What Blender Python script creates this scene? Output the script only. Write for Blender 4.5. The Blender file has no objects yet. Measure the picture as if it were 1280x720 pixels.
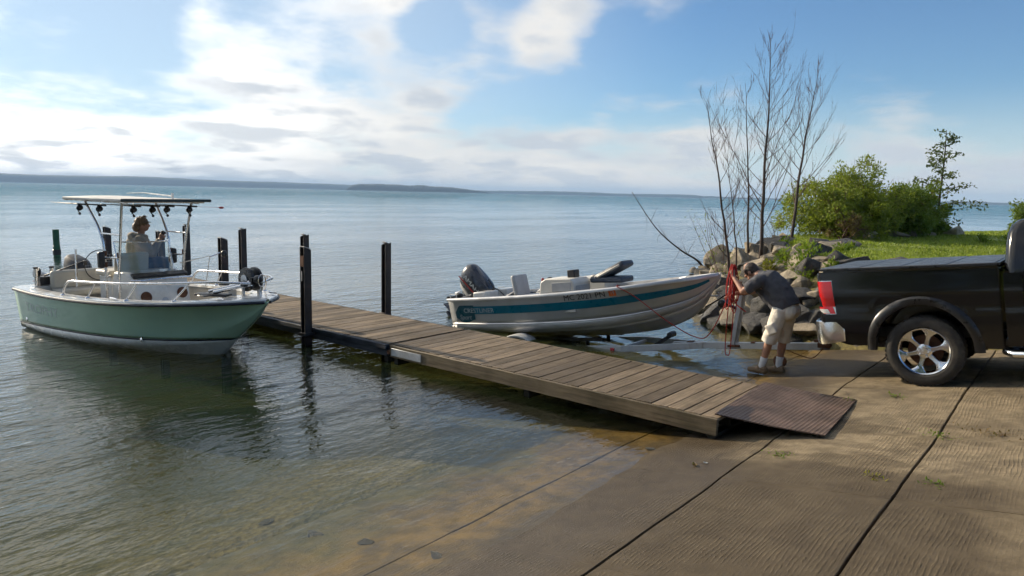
import bpy, bmesh, math, random
from mathutils import Vector, Matrix, noise
R = math.radians
V = Vector
random.seed(7)
scene = bpy.context.scene
COL = scene.collection

# ------------------------------------------------------------------ camera
# world: +Y runs down the ramp into the lake, +X across the ramp, water level z = 0
A_DOCK = R(50.6)
PITCH, ROLL = math.atan((360 - 241.7) / 890.0), R(1.31)
fwd0 = V((math.sin(A_DOCK), math.cos(A_DOCK), 0)); right0 = V((math.cos(A_DOCK), -math.sin(A_DOCK), 0)); up0 = V((0, 0, 1))
f_ = fwd0 * math.cos(PITCH) - up0 * math.sin(PITCH)
u_ = fwd0 * math.sin(PITCH) + up0 * math.cos(PITCH)
r2 = right0 * math.cos(ROLL) + u_ * math.sin(ROLL)
u2 = u_ * math.cos(ROLL) - right0 * math.sin(ROLL)
cd = bpy.data.cameras.new('camera'); cam = bpy.data.objects.new('camera', cd); COL.objects.link(cam)
cd.sensor_width = 36; cd.lens = 36 * 890.0 / 1280.0; cd.clip_start = .05; cd.clip_end = 30000
M = Matrix((r2, u2, -f_)).transposed().to_4x4(); M.translation = V((0, 0, 2.5))
cam.matrix_world = M
scene.camera = cam

# ------------------------------------------------------------------ light
SUN_EL, SUN_AZ = R(20), R(5)            # azimuth measured from +Y towards -X
sun_dir = V((-math.sin(SUN_AZ) * math.cos(SUN_EL), math.cos(SUN_AZ) * math.cos(SUN_EL), math.sin(SUN_EL)))
sd = bpy.data.lights.new('sun', 'SUN'); sd.energy = 5.0; sd.angle = R(.6); sd.color = (1.0, .86, .66)
so = bpy.data.objects.new('sun', sd); COL.objects.link(so)
so.rotation_euler = sun_dir.to_track_quat('Z', 'Y').to_euler(); so.location = sun_dir * 40

vs = scene.view_settings
vs.view_transform = 'Standard'; vs.look = 'None'; vs.gamma = 1; vs.use_curve_mapping = False; vs.exposure = .28
scene.render.engine = 'CYCLES'
cy = scene.cycles
cy.max_bounces = 5; cy.diffuse_bounces = 2; cy.glossy_bounces = 3; cy.transmission_bounces = 5; cy.transparent_max_bounces = 16
cy.caustics_reflective = False; cy.caustics_refractive = False; cy.sample_clamp_indirect = 4.0
cy.volume_bounces = 0; cy.use_denoising = True
cy.use_adaptive_sampling = True; cy.adaptive_threshold = .03; cy.adaptive_min_samples = 8

W = bpy.data.worlds.new('World'); scene.world = W; W.use_nodes = True
wt = W.node_tree; wn = wt.nodes; wl = wt.links; wn.clear()
def WN(t, **kw):
    n = wn.new(t)
    for k, v in kw.items(): setattr(n, k, v)
    return n
def wmath(op, a, b=None, clamp=False):
    n = WN('ShaderNodeMath', operation=op); n.use_clamp = clamp
    for i, q in enumerate((a, b)):
        if q is None: continue
        if isinstance(q, (int, float)): n.inputs[i].default_value = q
        else: wl.new(q, n.inputs[i])
    return n.outputs[0]
sky = WN('ShaderNodeTexSky', sky_type='NISHITA'); sky.sun_disc = False
sky.sun_elevation = SUN_EL; sky.sun_rotation = -SUN_AZ; sky.air_density = 1.0; sky.dust_density = .25; sky.ozone_density = 1.6; sky.altitude = 200
tc = WN('ShaderNodeTexCoord'); sep = WN('ShaderNodeSeparateXYZ'); wl.new(tc.outputs['Generated'], sep.inputs[0])
dz = sep.outputs[2]
zz = wmath('ADD', wmath('MAXIMUM', dz, 0.0), .20)
cx = wmath('DIVIDE', sep.outputs[0], zz); cyy = wmath('DIVIDE', sep.outputs[1], zz)
comb = WN('ShaderNodeCombineXYZ'); wl.new(cx, comb.inputs[0]); wl.new(cyy, comb.inputs[1])
def wnoise(vec, scale, detail, rough, off=(0, 0, 0), stretch=(1, 1, 1), dist=0.0):
    mp = WN('ShaderNodeMapping'); mp.inputs['Location'].default_value = off; mp.inputs['Scale'].default_value = stretch
    wl.new(vec, mp.inputs[0])
    n = WN('ShaderNodeTexNoise'); n.inputs['Scale'].default_value = scale; n.inputs['Detail'].default_value = detail
    n.inputs['Roughness'].default_value = rough; n.inputs['Distortion'].default_value = dist
    wl.new(mp.outputs[0], n.inputs[0]); return n.outputs[0]
def wdot(d):
    n = WN('ShaderNodeVectorMath', operation='DOT_PRODUCT'); wl.new(tc.outputs['Generated'], n.inputs[0]); n.inputs[1].default_value = d
    return n.outputs['Value']
def wramp(x, a, b):
    n = WN('ShaderNodeMapRange', interpolation_type='SMOOTHSTEP'); wl.new(x, n.inputs[0])
    n.inputs[1].default_value = a; n.inputs[2].default_value = b; return n.outputs[0]
# where clouds gather: a broken sheet towards the sun, thinning away from it; a low bank along the horizon
flat_sun = V((sun_dir.x, sun_dir.y, 0)).normalized()
hl = wmath('MAXIMUM', wmath('SQRT', wmath('ADD', wmath('MULTIPLY', sep.outputs[0], sep.outputs[0]), wmath('MULTIPLY', sep.outputs[1], sep.outputs[1]))), .05)
toward = wramp(wmath('DIVIDE', wdot(flat_sun), hl), -.2, .95)
n_big = wnoise(comb.outputs[0], 1.9, 6, .53, (3.1, 1.7, .4))
n_low = wnoise(comb.outputs[0], .75, 3, .55, (9.3, 4.2, 1.0))
cover = wmath('ADD', wmath('MULTIPLY', n_big, .72), wmath('MULTIPLY', n_low, .28))
cover = wmath('ADD', cover, wmath('MULTIPLY', toward, .075))
bank = wmath('MULTIPLY', wramp(dz, .20, .02), wmath('ADD', wmath('MULTIPLY', toward, .04), .125))
cover = wmath('ADD', cover, bank)
cover = wmath('ADD', cover, wmath('MULTIPLY', wmath('MULTIPLY', wramp(dz, .27, .45), toward), .075))
def pix(px, py): return (f_ + r2 * ((px - 640) / 890.0) + u2 * ((360 - py) / 890.0)).normalized()
CLOUDS = [  # direction, angular size, weight: the larger cumulus masses and the clear gaps between them
    (695, 40, .055, .14), (610, 62, .055, .20), (700, 45, .05, .12), (470, 22, .12, .12), (290, 8, .06, .08), (1085, 140, .055, .19), (870, 128, .05, .08), (1150, 190, .06, .10), (700, 195, .11, .08), (860, 200, .05, .08), (800, 130, .09, -.10), (690, 130, .05, -.10),
    (500, 118, .07, .13), (260, 95, .07, .10), (40, 5, .05, .13), (1230, 205, .06, .08), (800, 58, .03, .10), (60, 130, .09, .12), (360, 130, .08, .08), (780, 195, .10, .07),
    (120, 40, .13, -.13), (20, 60, .07, -.08), (330, 40, .05, -.07), (590, 12, .07, -.16), (540, 45, .04, -.10), (760, 40, .045, -.10), (400, 85, .09, -.10), (170, 8, .05, -.10), (470, 80, .06, -.12), (540, 60, .05, -.22), (640, 120, .07, -.12), (280, 120, .03, -.08), (980, 50, .17, -.12), (1200, 70, .2, -.14), (770, 120, .08, -.12), (600, 130, .04, -.06)]
for px, py, sz, w in CLOUDS:
    d = pix(px, py)
    g = wramp(wdot(d), math.cos(sz * 1.5), math.cos(sz * .1))
    cover = wmath('ADD', cover, wmath('MULTIPLY', g, w * .72))
dens = wramp(cover, .50, .715)
soft = wmath('MULTIPLY', wmath('MULTIPLY', wramp(dz, -.01, .02), dens), .94)
# thicker parts and bases go grey; cloud towards the sun is brighter
n_off = wnoise(comb.outputs[0], 1.9, 2, .45, (3.1 + .0, 1.7 + .16, .4))          # the same field seen a little nearer the sun
lit = wramp(wmath('SUBTRACT', n_big, n_off), -.05, .10)
thick = wramp(cover, .56, .74)
band = wramp(wnoise(comb.outputs[0], .55, 4, .6, (1.2, 7.7, .0), (1.0, 1.0, 1)), .44, .64)
low = wramp(dz, .22, .03)
grey = wmath('ADD', wmath('MULTIPLY', wmath('MULTIPLY', lit, thick), .75), wmath('MULTIPLY', wmath('MULTIPLY', band, low), .75), True)
wcol = WN('ShaderNodeVectorMath', operation='SCALE'); wcol.inputs[0].default_value = (8.0, 7.8, 7.45)
mixc = WN('ShaderNodeMix', data_type='RGBA'); wl.new(grey, mixc.inputs[0])
bright = wmath('ADD', wmath('MULTIPLY', wramp(wdot(sun_dir), .62, 1.0), .90), wmath('ADD', wmath('MULTIPLY', toward, .20), .82))
wl.new(bright, wcol.inputs['Scale']); wl.new(wcol.outputs[0], mixc.inputs[6]); mixc.inputs[7].default_value = (5.2, 5.6, 6.1, 1)
vsc = mixc
tint = WN('ShaderNodeVectorMath', operation='MULTIPLY'); wl.new(sky.outputs[0], tint.inputs[0]); tint.inputs[1].default_value = (.70, .91, 1.13)
# thin pale veil along the horizon
veil = WN('ShaderNodeMix', data_type='RGBA'); wl.new(wmath('MAXIMUM', wmath('MULTIPLY', wramp(dz, .15, .0), .85), wmath('MULTIPLY', wramp(toward, .45, 1.0), .55)), veil.inputs[0]); wl.new(tint.outputs[0], veil.inputs[6]); veil.inputs[7].default_value = (5.7, 6.6, 7.1, 1)
mixs = WN('ShaderNodeMix', data_type='RGBA'); wl.new(soft, mixs.inputs[0]); wl.new(veil.outputs[2], mixs.inputs[6]); wl.new(vsc.outputs[2], mixs.inputs[7])
bg = WN('ShaderNodeBackground'); bg.inputs[1].default_value = .10; wl.new(mixs.outputs[2], bg.inputs[0])
wo = WN('ShaderNodeOutputWorld'); wl.new(bg.outputs[0], wo.inputs[0])
W.cycles.sampling_method = 'MANUAL'; W.cycles.sample_map_resolution = 512

# ------------------------------------------------------------------ materials
class NT:
    def __init__(s, name):
        s.m = bpy.data.materials.new(name); s.m.use_nodes = True; s.t = s.m.node_tree; s.t.nodes.clear()
        s.out = s.t.nodes.new('ShaderNodeOutputMaterial')
    def n(s, t, ins=None, **kw):
        n = s.t.nodes.new(t)
        for k, v in kw.items(): setattr(n, k, v)
        for k, v in (ins or {}).items(): s.i(n, k, v)
        return n
    def i(s, n, k, v):
        if hasattr(v, 'is_output'): s.t.links.new(v, n.inputs[k])
        else: n.inputs[k].default_value = v
    def math(s, op, a, b=0.0, clamp=False):
        n = s.n('ShaderNodeMath', {0: a, 1: b}, operation=op); n.use_clamp = clamp; return n.outputs[0]
    def mix(s, f, a, b): return s.n('ShaderNodeMix', {0: f, 6: a, 7: b}, data_type='RGBA').outputs[2]
    def ramp(s, x, a, b, lo=0.0, hi=1.0):
        return s.n('ShaderNodeMapRange', {0: x, 1: a, 2: b, 3: lo, 4: hi}, interpolation_type='SMOOTHSTEP').outputs[0]
    def noise(s, vec, scale, detail=4, rough=.55, dist=0.0):
        return s.n('ShaderNodeTexNoise', {0: vec, 'Scale': scale, 'Detail': detail, 'Roughness': rough, 'Distortion': dist}).outputs[0]
    def map(s, vec, scale=(1, 1, 1), loc=(0, 0, 0), rot=(0, 0, 0)):
        return s.n('ShaderNodeMapping', {0: vec, 'Location': loc, 'Rotation': rot, 'Scale': scale}).outputs[0]
    def pos(s): return s.n('ShaderNodeNewGeometry').outputs['Position']
    def obj(s):
        c = s.n('ShaderNodeTexCoord').outputs['Object']; r = s.n('ShaderNodeObjectInfo').outputs['Random']
        k = s.n('ShaderNodeVectorMath', {0: (13.7, 7.1, 5.3)}, operation='SCALE'); s.i(k, 'Scale', r)
        return s.n('ShaderNodeVectorMath', {0: c, 1: k.outputs[0]}, operation='ADD').outputs[0]
    def bump(s, h, strength, dist, normal=None):
        n = s.n('ShaderNodeBump', {'Height': h, 'Strength': strength, 'Distance': dist})
        if normal is not None: s.i(n, 'Normal', normal)
        return n.outputs[0]
    def surf(s, sh): s.t.links.new(sh, s.out.inputs[0]); return s.m
def c4(c, k=1.0): return (c[0] * k, c[1] * k, c[2] * k, 1)
def mat(name, col, rough=.5, metal=0.0, vary=.25, vscale=4.0, bump=.0, bscale=40.0, stretch=(1, 1, 1), coat=0.0, rvary=.12, dirt=None, dscale=2.5, spec=.5):
    """plain painted / cast / woven surface: colour drifts, gloss drifts, fine relief, optional dirt"""
    t = NT(name); o = t.map(t.obj(), stretch)
    n1 = t.noise(o, vscale, 5, .6)
    colr = t.mix(t.ramp(n1, .25, .75), c4(col, 1 - vary), c4(col, 1 + vary * .6))
    if dirt:
        n2 = t.noise(o, dscale, 7, .68, .4)
        colr = t.mix(t.math('MULTIPLY', t.ramp(n2, .5, .72), dirt[1]), colr, c4(dirt[0]))
    r = t.ramp(t.noise(o, vscale * 2.3, 4), .3, .7, max(.02, rough - rvary), min(1, rough + rvary))
    p = t.n('ShaderNodeBsdfPrincipled', {'Base Color': colr, 'Roughness': r, 'Metallic': metal, 'Coat Weight': coat, 'Coat Roughness': .06, 'Specular IOR Level': spec})
    if bump: t.i(p, 'Normal', t.bump(t.noise(o, bscale, 4, .6), bump, .01))
    return t.surf(p.outputs[0])
def leafmat(name, c1, c2, trans=.45):
    t = NT(name); g = t.n('ShaderNodeNewGeometry')
    big = t.noise(t.pos(), 1.3, 3)
    f = t.math('ADD', t.math('MULTIPLY', g.outputs['Random Per Island'], .7), t.math('MULTIPLY', t.ramp(big, .3, .7), .3))
    col = t.mix(f, c4(c1), c4(c2))
    p = t.n('ShaderNodeBsdfPrincipled', {'Base Color': col, 'Roughness': .5, 'Specular IOR Level': .3})
    tr = t.n('ShaderNodeBsdfTranslucent', {0: t.mix(.6, col, (.20, .26, .015, 1))})
    ms = t.n('ShaderNodeMixShader', {0: trans, 1: p.outputs[0], 2: tr.outputs[0]})
    return t.surf(ms.outputs[0])

MT = {}
MT['alu'] = mat('bare aluminium', (.60, .60, .60), .40, .55, .10, 2, .06, 60, dirt=((.42, .40, .36), .35), dscale=1.2)
MT['tube'] = mat('polished tube', (.75, .75, .76), .22, 1.0, .08, 5)
MT['chrome'] = mat('chrome', (.86, .86, .86), .2, 1.0, .05, 3, rvary=.05)
MT['white'] = mat('white gelcoat', (.74, .73, .69), .22, 0, .05, 3, coat=.4, dirt=((.45, .41, .33), .35))
MT['liner'] = mat('cream liner', (.66, .63, .56), .45, 0, .08, 4, .15, 120, dirt=((.4, .35, .26), .4))
MT['green'] = mat('seafoam gelcoat', (.52, .76, .58), .13, 0, .06, 2, coat=.5, rvary=.05)
MT['navy'] = mat('dark rub rail', (.02, .025, .04), .45, 0, .2)
MT['black'] = mat('black plastic', (.018, .018, .02), .42, 0, .3, 6, .1, 90)
MT['rubber'] = mat('tyre rubber', (.028, .026, .024), .8, 0, .3, 6, .3, 70, dirt=((.10, .085, .06), .6))
MT['cowl'] = mat('charcoal outboard paint', (.03, .033, .042), .25, 0, .2, 3, coat=.5, dirt=((.09, .08, .07), .3))
MT['cowlgrey'] = mat('slate outboard paint', (.016, .019, .027), .5, 0, .2, 3, coat=.0)
MT['seat'] = mat('cream vinyl', (.58, .54, .45), .5, 0, .1, 5, .2, 80)
MT['seatgrey'] = mat('grey vinyl', (.40, .41, .42), .5, 0, .15, 5, .2, 80, dirt=((.2, .19, .18), .5))
MT['seatblue'] = mat('navy vinyl', (.05, .065, .09), .5, 0, .2, 5, .2, 80)
MT['red'] = mat('red plastic', (.40, .025, .02), .4, 0, .15)
MT['orange'] = mat('orange sticker', (.75, .16, .04), .5, 0, .1)
MT['teal'] = mat('teal vinyl stripe', (.0, .15, .22), .35, 0, .15, 3, dirt=((.1, .2, .22), .4))
MT['tealdark'] = mat('dark teal decal', (.005, .09, .12), .35, 0, .3, 9)
MT['letters'] = mat('black lettering', (.02, .02, .035), .5, 0, .2)
MT['letterswhite'] = mat('pale lettering', (.55, .6, .6), .5, 0, .2)
MT['lettersfaint'] = mat('worn pale lettering', (.62, .74, .70), .22, 0, .3, 14)
MT['canvas'] = mat('white canvas', (.72, .70, .65), .8, 0, .08, 4, .3, 150)
MT['canvasdark'] = mat('dark green canvas', (.03, .05, .055), .8, 0, .2, 4, .3, 150)
MT['galv'] = mat('galvanised steel', (.48, .50, .52), .45, .6, .2, 7, .1, 50, dirt=((.2, .15, .1), .5))
MT['trailerwhite'] = mat('white trailer paint', (.62, .62, .60), .4, 0, .12, 5, dirt=((.3, .22, .14), .7))
MT['rust'] = mat('rusty steel', (.16, .07, .035), .8, .2, .4, 9, .4, 60)
MT['truck'] = mat('black truck paint', (.006, .0065, .008), .14, 0, .2, 2, coat=.25, rvary=.03, dirt=((.03, .027, .023), .12), spec=.4)
MT['flare'] = mat('dark trim', (.016, .016, .017), .35, 0, .2, 4, dirt=((.06, .055, .045), .35))
MT['tonneau'] = mat('tonneau vinyl', (.075, .085, .10), .42, 0, .2, 5, .25, 160)
MT['rim'] = mat('polished alloy rim', (.66, .67, .68), .18, 1.0, .1, 5, dirt=((.2, .18, .15), .3))
MT['under'] = mat('underbody', (.012, .011, .010), .8, 0, .3)
MT['skin'] = mat('skin', (.42, .22, .145), .5, 0, .12, 9, .15, 150)
MT['hairdark'] = mat('dark hair', (.035, .022, .015), .6, 0, .4, 40, .6, 120, (1, 1, .2))
MT['hairbrown'] = mat('sandy brown hair', (.19, .125, .075), .55, 0, .4, 40, .6, 120, (1, 1, .2))
MT['shirt'] = mat('charcoal cotton', (.075, .075, .085), .9, 0, .15, 9, .3, 120)
MT['shorts'] = mat('khaki cotton', (.74, .68, .58), .9, 0, .1, 9, .3, 120)
MT['sock'] = mat('white sock', (.78, .78, .78), .9, 0, .06, 9, .3, 200)
MT['shoe'] = mat('brown leather shoe', (.20, .13, .07), .6, 0, .3, 12, .3, 80)
MT['jacket'] = mat('stone jacket', (.36, .33, .28), .9, 0, .12, 8, .3, 120)
MT['denim'] = mat('blue denim', (.06, .09, .15), .9, 0, .2, 10, .3, 150)
MT['steelpost'] = mat('dark painted steel', (.022, .019, .020), .5, .0, .4, 5, .3, 50, dirt=((.11, .04, .03), .45))
MT['postcap'] = mat('pale post top', (.5, .48, .45), .7, 0, .3, 9)
MT['greenpost'] = mat('green marker paint', (.02, .11, .05), .5, 0, .2)
MT['bark'] = mat('grey brown bark', (.075, .055, .045), .9, 0, .4, 12, .6, 60, (1, 1, .3))
MT['twig'] = mat('reddish twig bark', (.10, .055, .04), .9, 0, .3, 12)
MT['deadwood'] = mat('grey driftwood', (.07, .055, .045), .9, 0, .4, 12, .6, 50)

def rope_mat():
    t = NT('red braided rope'); o = t.obj()
    n = t.n('ShaderNodeTexWave', {0: o, 'Scale': 45.0, 'Distortion': 4.0, 'Detail': 2.0}).outputs[1]
    p = t.n('ShaderNodeBsdfPrincipled', {'Base Color': t.mix(t.ramp(n, .45, .8), (.34, .006, .006, 1), (.45, .05, .04, 1)), 'Roughness': .85})
    t.i(p, 'Normal', t.bump(n, .5, .004)); return t.surf(p.outputs[0])
MT['rope'] = rope_mat()
def glass(name, col, rough=.03, mixf=.12):
    t = NT(name)
    tr = t.n('ShaderNodeBsdfTransparent', {0: c4(col)}); g = t.n('ShaderNodeBsdfGlossy', {0: (1, 1, 1, 1), 'Roughness': rough})
    fr = t.n('ShaderNodeFresnel', {'IOR': 1.5}).outputs[0]
    return t.surf(t.n('ShaderNodeMixShader', {0: t.math('ADD', fr, mixf * .3, True), 1: tr.outputs[0], 2: g.outputs[0]}).outputs[0])
MT['glass'] = glass('clear acrylic', (.86, .88, .84))
MT['darkglass'] = glass('tinted glass', (.10, .11, .12))
def lens_mat(name, col):
    t = NT(name); o = t.obj(); w = t.noise(o, 60, 2)
    p = t.n('ShaderNodeBsdfPrincipled', {'Base Color': t.mix(w, c4(col, .7), c4(col, 1.2)), 'Roughness': .12, 'Coat Weight': .8, 'Subsurface Weight': .0})
    t.i(p, 'Normal', t.bump(t.n('ShaderNodeTexWave', {0: o, 'Scale': 16.0}, bands_direction='Z').outputs[1], .25, .004)); return t.surf(p.outputs[0])
MT['lensred'] = lens_mat('red lamp lens', (.60, .010, .012)); MT['lensclear'] = lens_mat('clear lamp lens', (.72, .70, .68))

def wood_mat(name, c1, c2, axis=0, dirtcol=(.03, .03, .02), alg=None):
    t = NT(name); o = t.obj(); st = [14, 14, 14]; st[axis] = .9
    g = t.noise(t.map(o, tuple(st)), 2.2, 6, .62, .3)
    big = t.noise(o, 1.7, 4); rnd = t.n('ShaderNodeObjectInfo').outputs['Random']
    col = t.mix(t.ramp(g, .28, .72), c4(c1), c4(c2))
    col = t.mix(t.math('MULTIPLY', t.ramp(big, .46, .7), .55), col, c4(dirtcol))
    hsv = t.n('ShaderNodeHueSaturation', {'Color': col, 'Value': t.ramp(rnd, 0, 1, .62, 1.34)})
    col = hsv.outputs[0]
    if alg: col = t.mix(t.ramp(t.n('ShaderNodeSeparateXYZ', {0: t.pos()}).outputs[2], .22, .10), col, c4(alg))
    p = t.n('ShaderNodeBsdfPrincipled', {'Base Color': col, 'Roughness': t.ramp(big, .3, .7, .62, .85), 'Specular IOR Level': .35})
    t.i(p, 'Normal', t.bump(g, .45, .006)); return t.surf(p.outputs[0])
MT['plank'] = wood_mat('weathered deck board', (.118, .085, .052), (.26, .195, .125), 0, (.075, .058, .038))
MT['fascia'] = wood_mat('algae stained timber', (.10, .075, .045), (.22, .17, .105), 1, (.045, .04, .02))
MT['fasciadark'] = wood_mat('dark painted fascia', (.028, .032, .040), (.052, .058, .070), 1, (.02, .02, .022))
MT['frame'] = wood_mat('dark wet timber', (.02, .017, .012), (.04, .034, .024), 1)

def stone_mat(name, c1, c2, lichen=.3):
    t = NT(name); o = t.obj()
    n = t.noise(o, 2.4, 8, .68); f = t.noise(o, 26, 5, .7)
    rnd = t.n('ShaderNodeObjectInfo').outputs['Random']
    col = t.mix(t.ramp(n, .3, .72), c4(c1), c4(c2))
    col = t.mix(t.math('MULTIPLY', t.ramp(f, .5, .8), .45), col, (.05, .047, .04, 1))
    col = t.mix(t.math('MULTIPLY', t.ramp(t.noise(o, 5, 5, .7, .6), .56, .70), lichen), col, (.22, .20, .09, 1))
    hsv = t.n('ShaderNodeHueSaturation', {'Color': col, 'Value': t.ramp(rnd, 0, 1, .68, 1.15)})
    # water line: the foot of the bank is wet and dark
    z = t.n('ShaderNodeSeparateXYZ', {0: t.pos()}).outputs[2]
    wet = t.ramp(t.math('ADD', z, t.math('MULTIPLY', n, .16)), .30, .14)
    col = t.mix(wet, hsv.outputs[0], t.mix(.6, hsv.outputs[0], (.02, .02, .015, 1)))
    p = t.n('ShaderNodeBsdfPrincipled', {'Base Color': col, 'Roughness': t.ramp(wet, 0, 1, .85, .35)})
    t.i(p, 'Normal', t.bump(t.math('ADD', n, t.math('MULTIPLY', f, .5)), .75, .06)); return t.surf(p.outputs[0])
MT['stone'] = stone_mat('warm grey boulder', (.19, .158, .112), (.45, .375, .265))
MT['stonedark'] = stone_mat('dark grey boulder', (.06, .058, .055), (.14, .132, .12), .15)
MT['stonewet'] = stone_mat('small lake stone', (.05, .05, .05), (.10, .10, .09), 0)
MT['willow'] = leafmat('willow leaf', (.12, .18, .022), (.34, .38, .06), .55)
MT['green1'] = leafmat('green shrub leaf', (.07, .13, .02), (.20, .28, .045), .5)
MT['cherry'] = leafmat('dark cherry leaf', (.03, .06, .016), (.10, .13, .045), .32)
MT['weed'] = leafmat('bright weed leaf', (.08, .17, .018), (.24, .34, .04), .5)
MT['yellowweed'] = leafmat('yellow weed leaf', (.20, .19, .02), (.34, .31, .04), .45)
MT['blade'] = leafmat('grass blade', (.20, .28, .04), (.38, .44, .085), .5)
MT['dryweed'] = leafmat('dry weed', (.13, .07, .03), (.22, .15, .06), .3)

# ------------------------------------------------------------------ mesh building
class MB:
    def __init__(s): s.v = []; s.f = []; s.mi = []; s.k = 0
    def add(s, vs, fs):
        b = len(s.v); s.v += [tuple(q) for q in vs]
        for q in fs: s.f.append(tuple(b + i for i in q)); s.mi.append(s.k)
    def box(s, c, size, mx=None):
        x, y, z = (q / 2 for q in size); c = V(c)
        pts = [V((a * x, b * y, d * z)) for d in (-1, 1) for b in (-1, 1) for a in (-1, 1)]
        pts = [c + (mx @ q if mx else q) for q in pts]
        s.add(pts, [(0, 2, 3, 1), (4, 5, 7, 6), (0, 1, 5, 4), (2, 6, 7, 3), (0, 4, 6, 2), (1, 3, 7, 5)])
    def bar(s, p, q, w, h, up=(0, 0, 1)):
        p = V(p); q = V(q); d = (q - p); L = d.length; d.normalize(); side = d.cross(V(up))
        if side.length < 1e-4: side = d.cross(V((1, 0, 0)))
        side.normalize(); upv = side.cross(d)
        s.box((p + q) / 2, (L, w, h), Matrix((d, side, upv)).transposed())
    def loft(s, secs, closed=True, cap=True, flip=False):
        n = len(secs[0]); vs = [p for q in secs for p in q]; fs = []
        m = n if closed else n - 1
        for i in range(len(secs) - 1):
            for j in range(m):
                a = i * n + j; b = i * n + (j + 1) % n; q = (a, b, b + n, a + n)
                fs.append(q[::-1] if flip else q)
        if cap and closed:
            fs.append(tuple(range(n))[::-1] if not flip else tuple(range(n)))
            e = (len(secs) - 1) * n; t = tuple(e + i for i in range(n)); fs.append(t if not flip else t[::-1])
        s.add(vs, fs)
    def tube(s, pts, r, n=8, cap=True, sx=1.0):
        pts = [V(p) for p in pts]; rr = r if isinstance(r, (list, tuple)) else [r] * len(pts)
        t0 = (pts[1] - pts[0]).normalized(); ref = V((0, 0, 1)) if abs(t0.z) < .9 else V((1, 0, 0))
        nrm = t0.cross(ref).normalized(); secs = []
        for i, p in enumerate(pts):
            if i == 0: t = t0
            elif i == len(pts) - 1: t = (pts[i] - pts[i - 1]).normalized()
            else: t = ((pts[i] - pts[i - 1]).normalized() + (pts[i + 1] - pts[i]).normalized())
            if t.length < 1e-6: t = t0
            t.normalize(); nrm = (nrm - t * nrm.dot(t))
            if nrm.length < 1e-5: nrm = t.orthogonal()
            nrm.normalize(); bn = t.cross(nrm)
            secs.append([p + (nrm * math.cos(2 * math.pi * k / n) * sx + bn * math.sin(2 * math.pi * k / n)) * rr[i] for k in range(n)])
        s.loft(secs, True, cap)
    def capsule(s, p, q, r1, r2, n=12, flat1=False, flat2=False, sx=1.0):
        p = V(p); q = V(q); d = (q - p).normalized(); P = []; RR = []
        if not flat1:
            for a in (80, 55, 28): P.append(p - d * r1 * math.sin(R(a))); RR.append(r1 * math.cos(R(a)))
        P += [p, (p + q) / 2, q]; RR += [r1, (r1 + r2) / 2, r2]
        if not flat2:
            for a in (28, 55, 80): P.append(q + d * r2 * math.sin(R(a))); RR.append(r2 * math.cos(R(a)))
        s.tube(P, RR, n, True, sx)
    def lathe(s, prof, n=24, mx=None, cap=True):
        mx = mx or Matrix.Identity(4)
        s.loft([[mx @ V((r * math.cos(2 * math.pi * k / n), r * math.sin(2 * math.pi * k / n), z)) for k in range(n)] for r, z in prof], True, cap)
    def ell(s, c, rad, nu=14, nv=9, mx=None):
        c = V(c); secs = []
        for i in range(nv + 1):
            a = math.pi * (i + .12) / (nv + .24) - math.pi / 2
            ring = []
            for k in range(nu):
                b = 2 * math.pi * k / nu
                q = V((rad[0] * math.cos(a) * math.cos(b), rad[1] * math.cos(a) * math.sin(b), rad[2] * math.sin(a)))
                ring.append(c + (mx @ q if mx else q))
            secs.append(ring)
        s.loft(secs, True, True)
    def prism(s, poly, y0, y1, axis='y'):
        def P(a, b, c): return {'y': (a, c, b), 'z': (a, b, c), 'x': (c, a, b)}[axis]
        n = len(poly); vs = [P(a, b, y0) for a, b in poly] + [P(a, b, y1) for a, b in poly]
        fs = [tuple(range(n)), tuple(range(2 * n - 1, n - 1, -1))] + [(i, n + i, n + (i + 1) % n, (i + 1) % n) for i in range(n)]
        s.add(vs, fs)
    def mesh(s, name, mats, angle=38, smooth=True, fix=True):
        me = bpy.data.meshes.new(name); me.from_pydata(s.v, [], s.f)
        mats = mats if isinstance(mats, (list, tuple)) else [mats]
        for m in mats: me.materials.append(MT[m] if isinstance(m, str) else m)
        if len(mats) > 1: me.polygons.foreach_set('material_index', s.mi)
        if fix:
            bm = bmesh.new(); bm.from_mesh(me); bmesh.ops.recalc_face_normals(bm, faces=bm.faces); bm.to_mesh(me); bm.free()
        if smooth:
            me.shade_smooth(); me.set_sharp_from_angle(angle=R(angle))
        me.update(); return me
    def build(s, name, mats, parent=None, angle=38, smooth=True, bevel=0.0, fix=True, segs=2):
        o = bpy.data.objects.new(name, s.mesh(name, mats, angle, smooth, fix)); COL.objects.link(o)
        if parent is not None: o.parent = parent
        if bevel:
            b = o.modifiers.new('bevel', 'BEVEL'); b.width = bevel; b.segments = segs; b.limit_method = 'ANGLE'; b.angle_limit = R(40); b.harden_normals = False
        return o
def one(fn, name, mats, parent=None, **kw):
    b = MB(); fn(b); return b.build(name, mats, parent, **kw)
def tag(o, label=None, cat=None, group=None, kind=None):
    if label: o['label'] = label
    if cat: o['category'] = cat
    if group: o['group'] = group
    if kind: o['kind'] = kind
    return o
def empty(name, loc=(0, 0, 0), rot=(0, 0, 0), label=None, cat=None, group=None):
    o = bpy.data.objects.new(name, None); COL.objects.link(o); o.location = loc; o.rotation_euler = rot; o.empty_display_size = .1
    return tag(o, label, cat, group)
def inst(o, parent=None, loc=None, rot=None, scale=None):
    c = o.copy(); COL.objects.link(c)
    if parent is not None: c.parent = parent
    if loc is not None: c.location = loc
    if rot is not None: c.rotation_euler = rot
    if scale is not None: c.scale = scale
    return c
def lerp(a, b, t): return a + (b - a) * t
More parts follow.
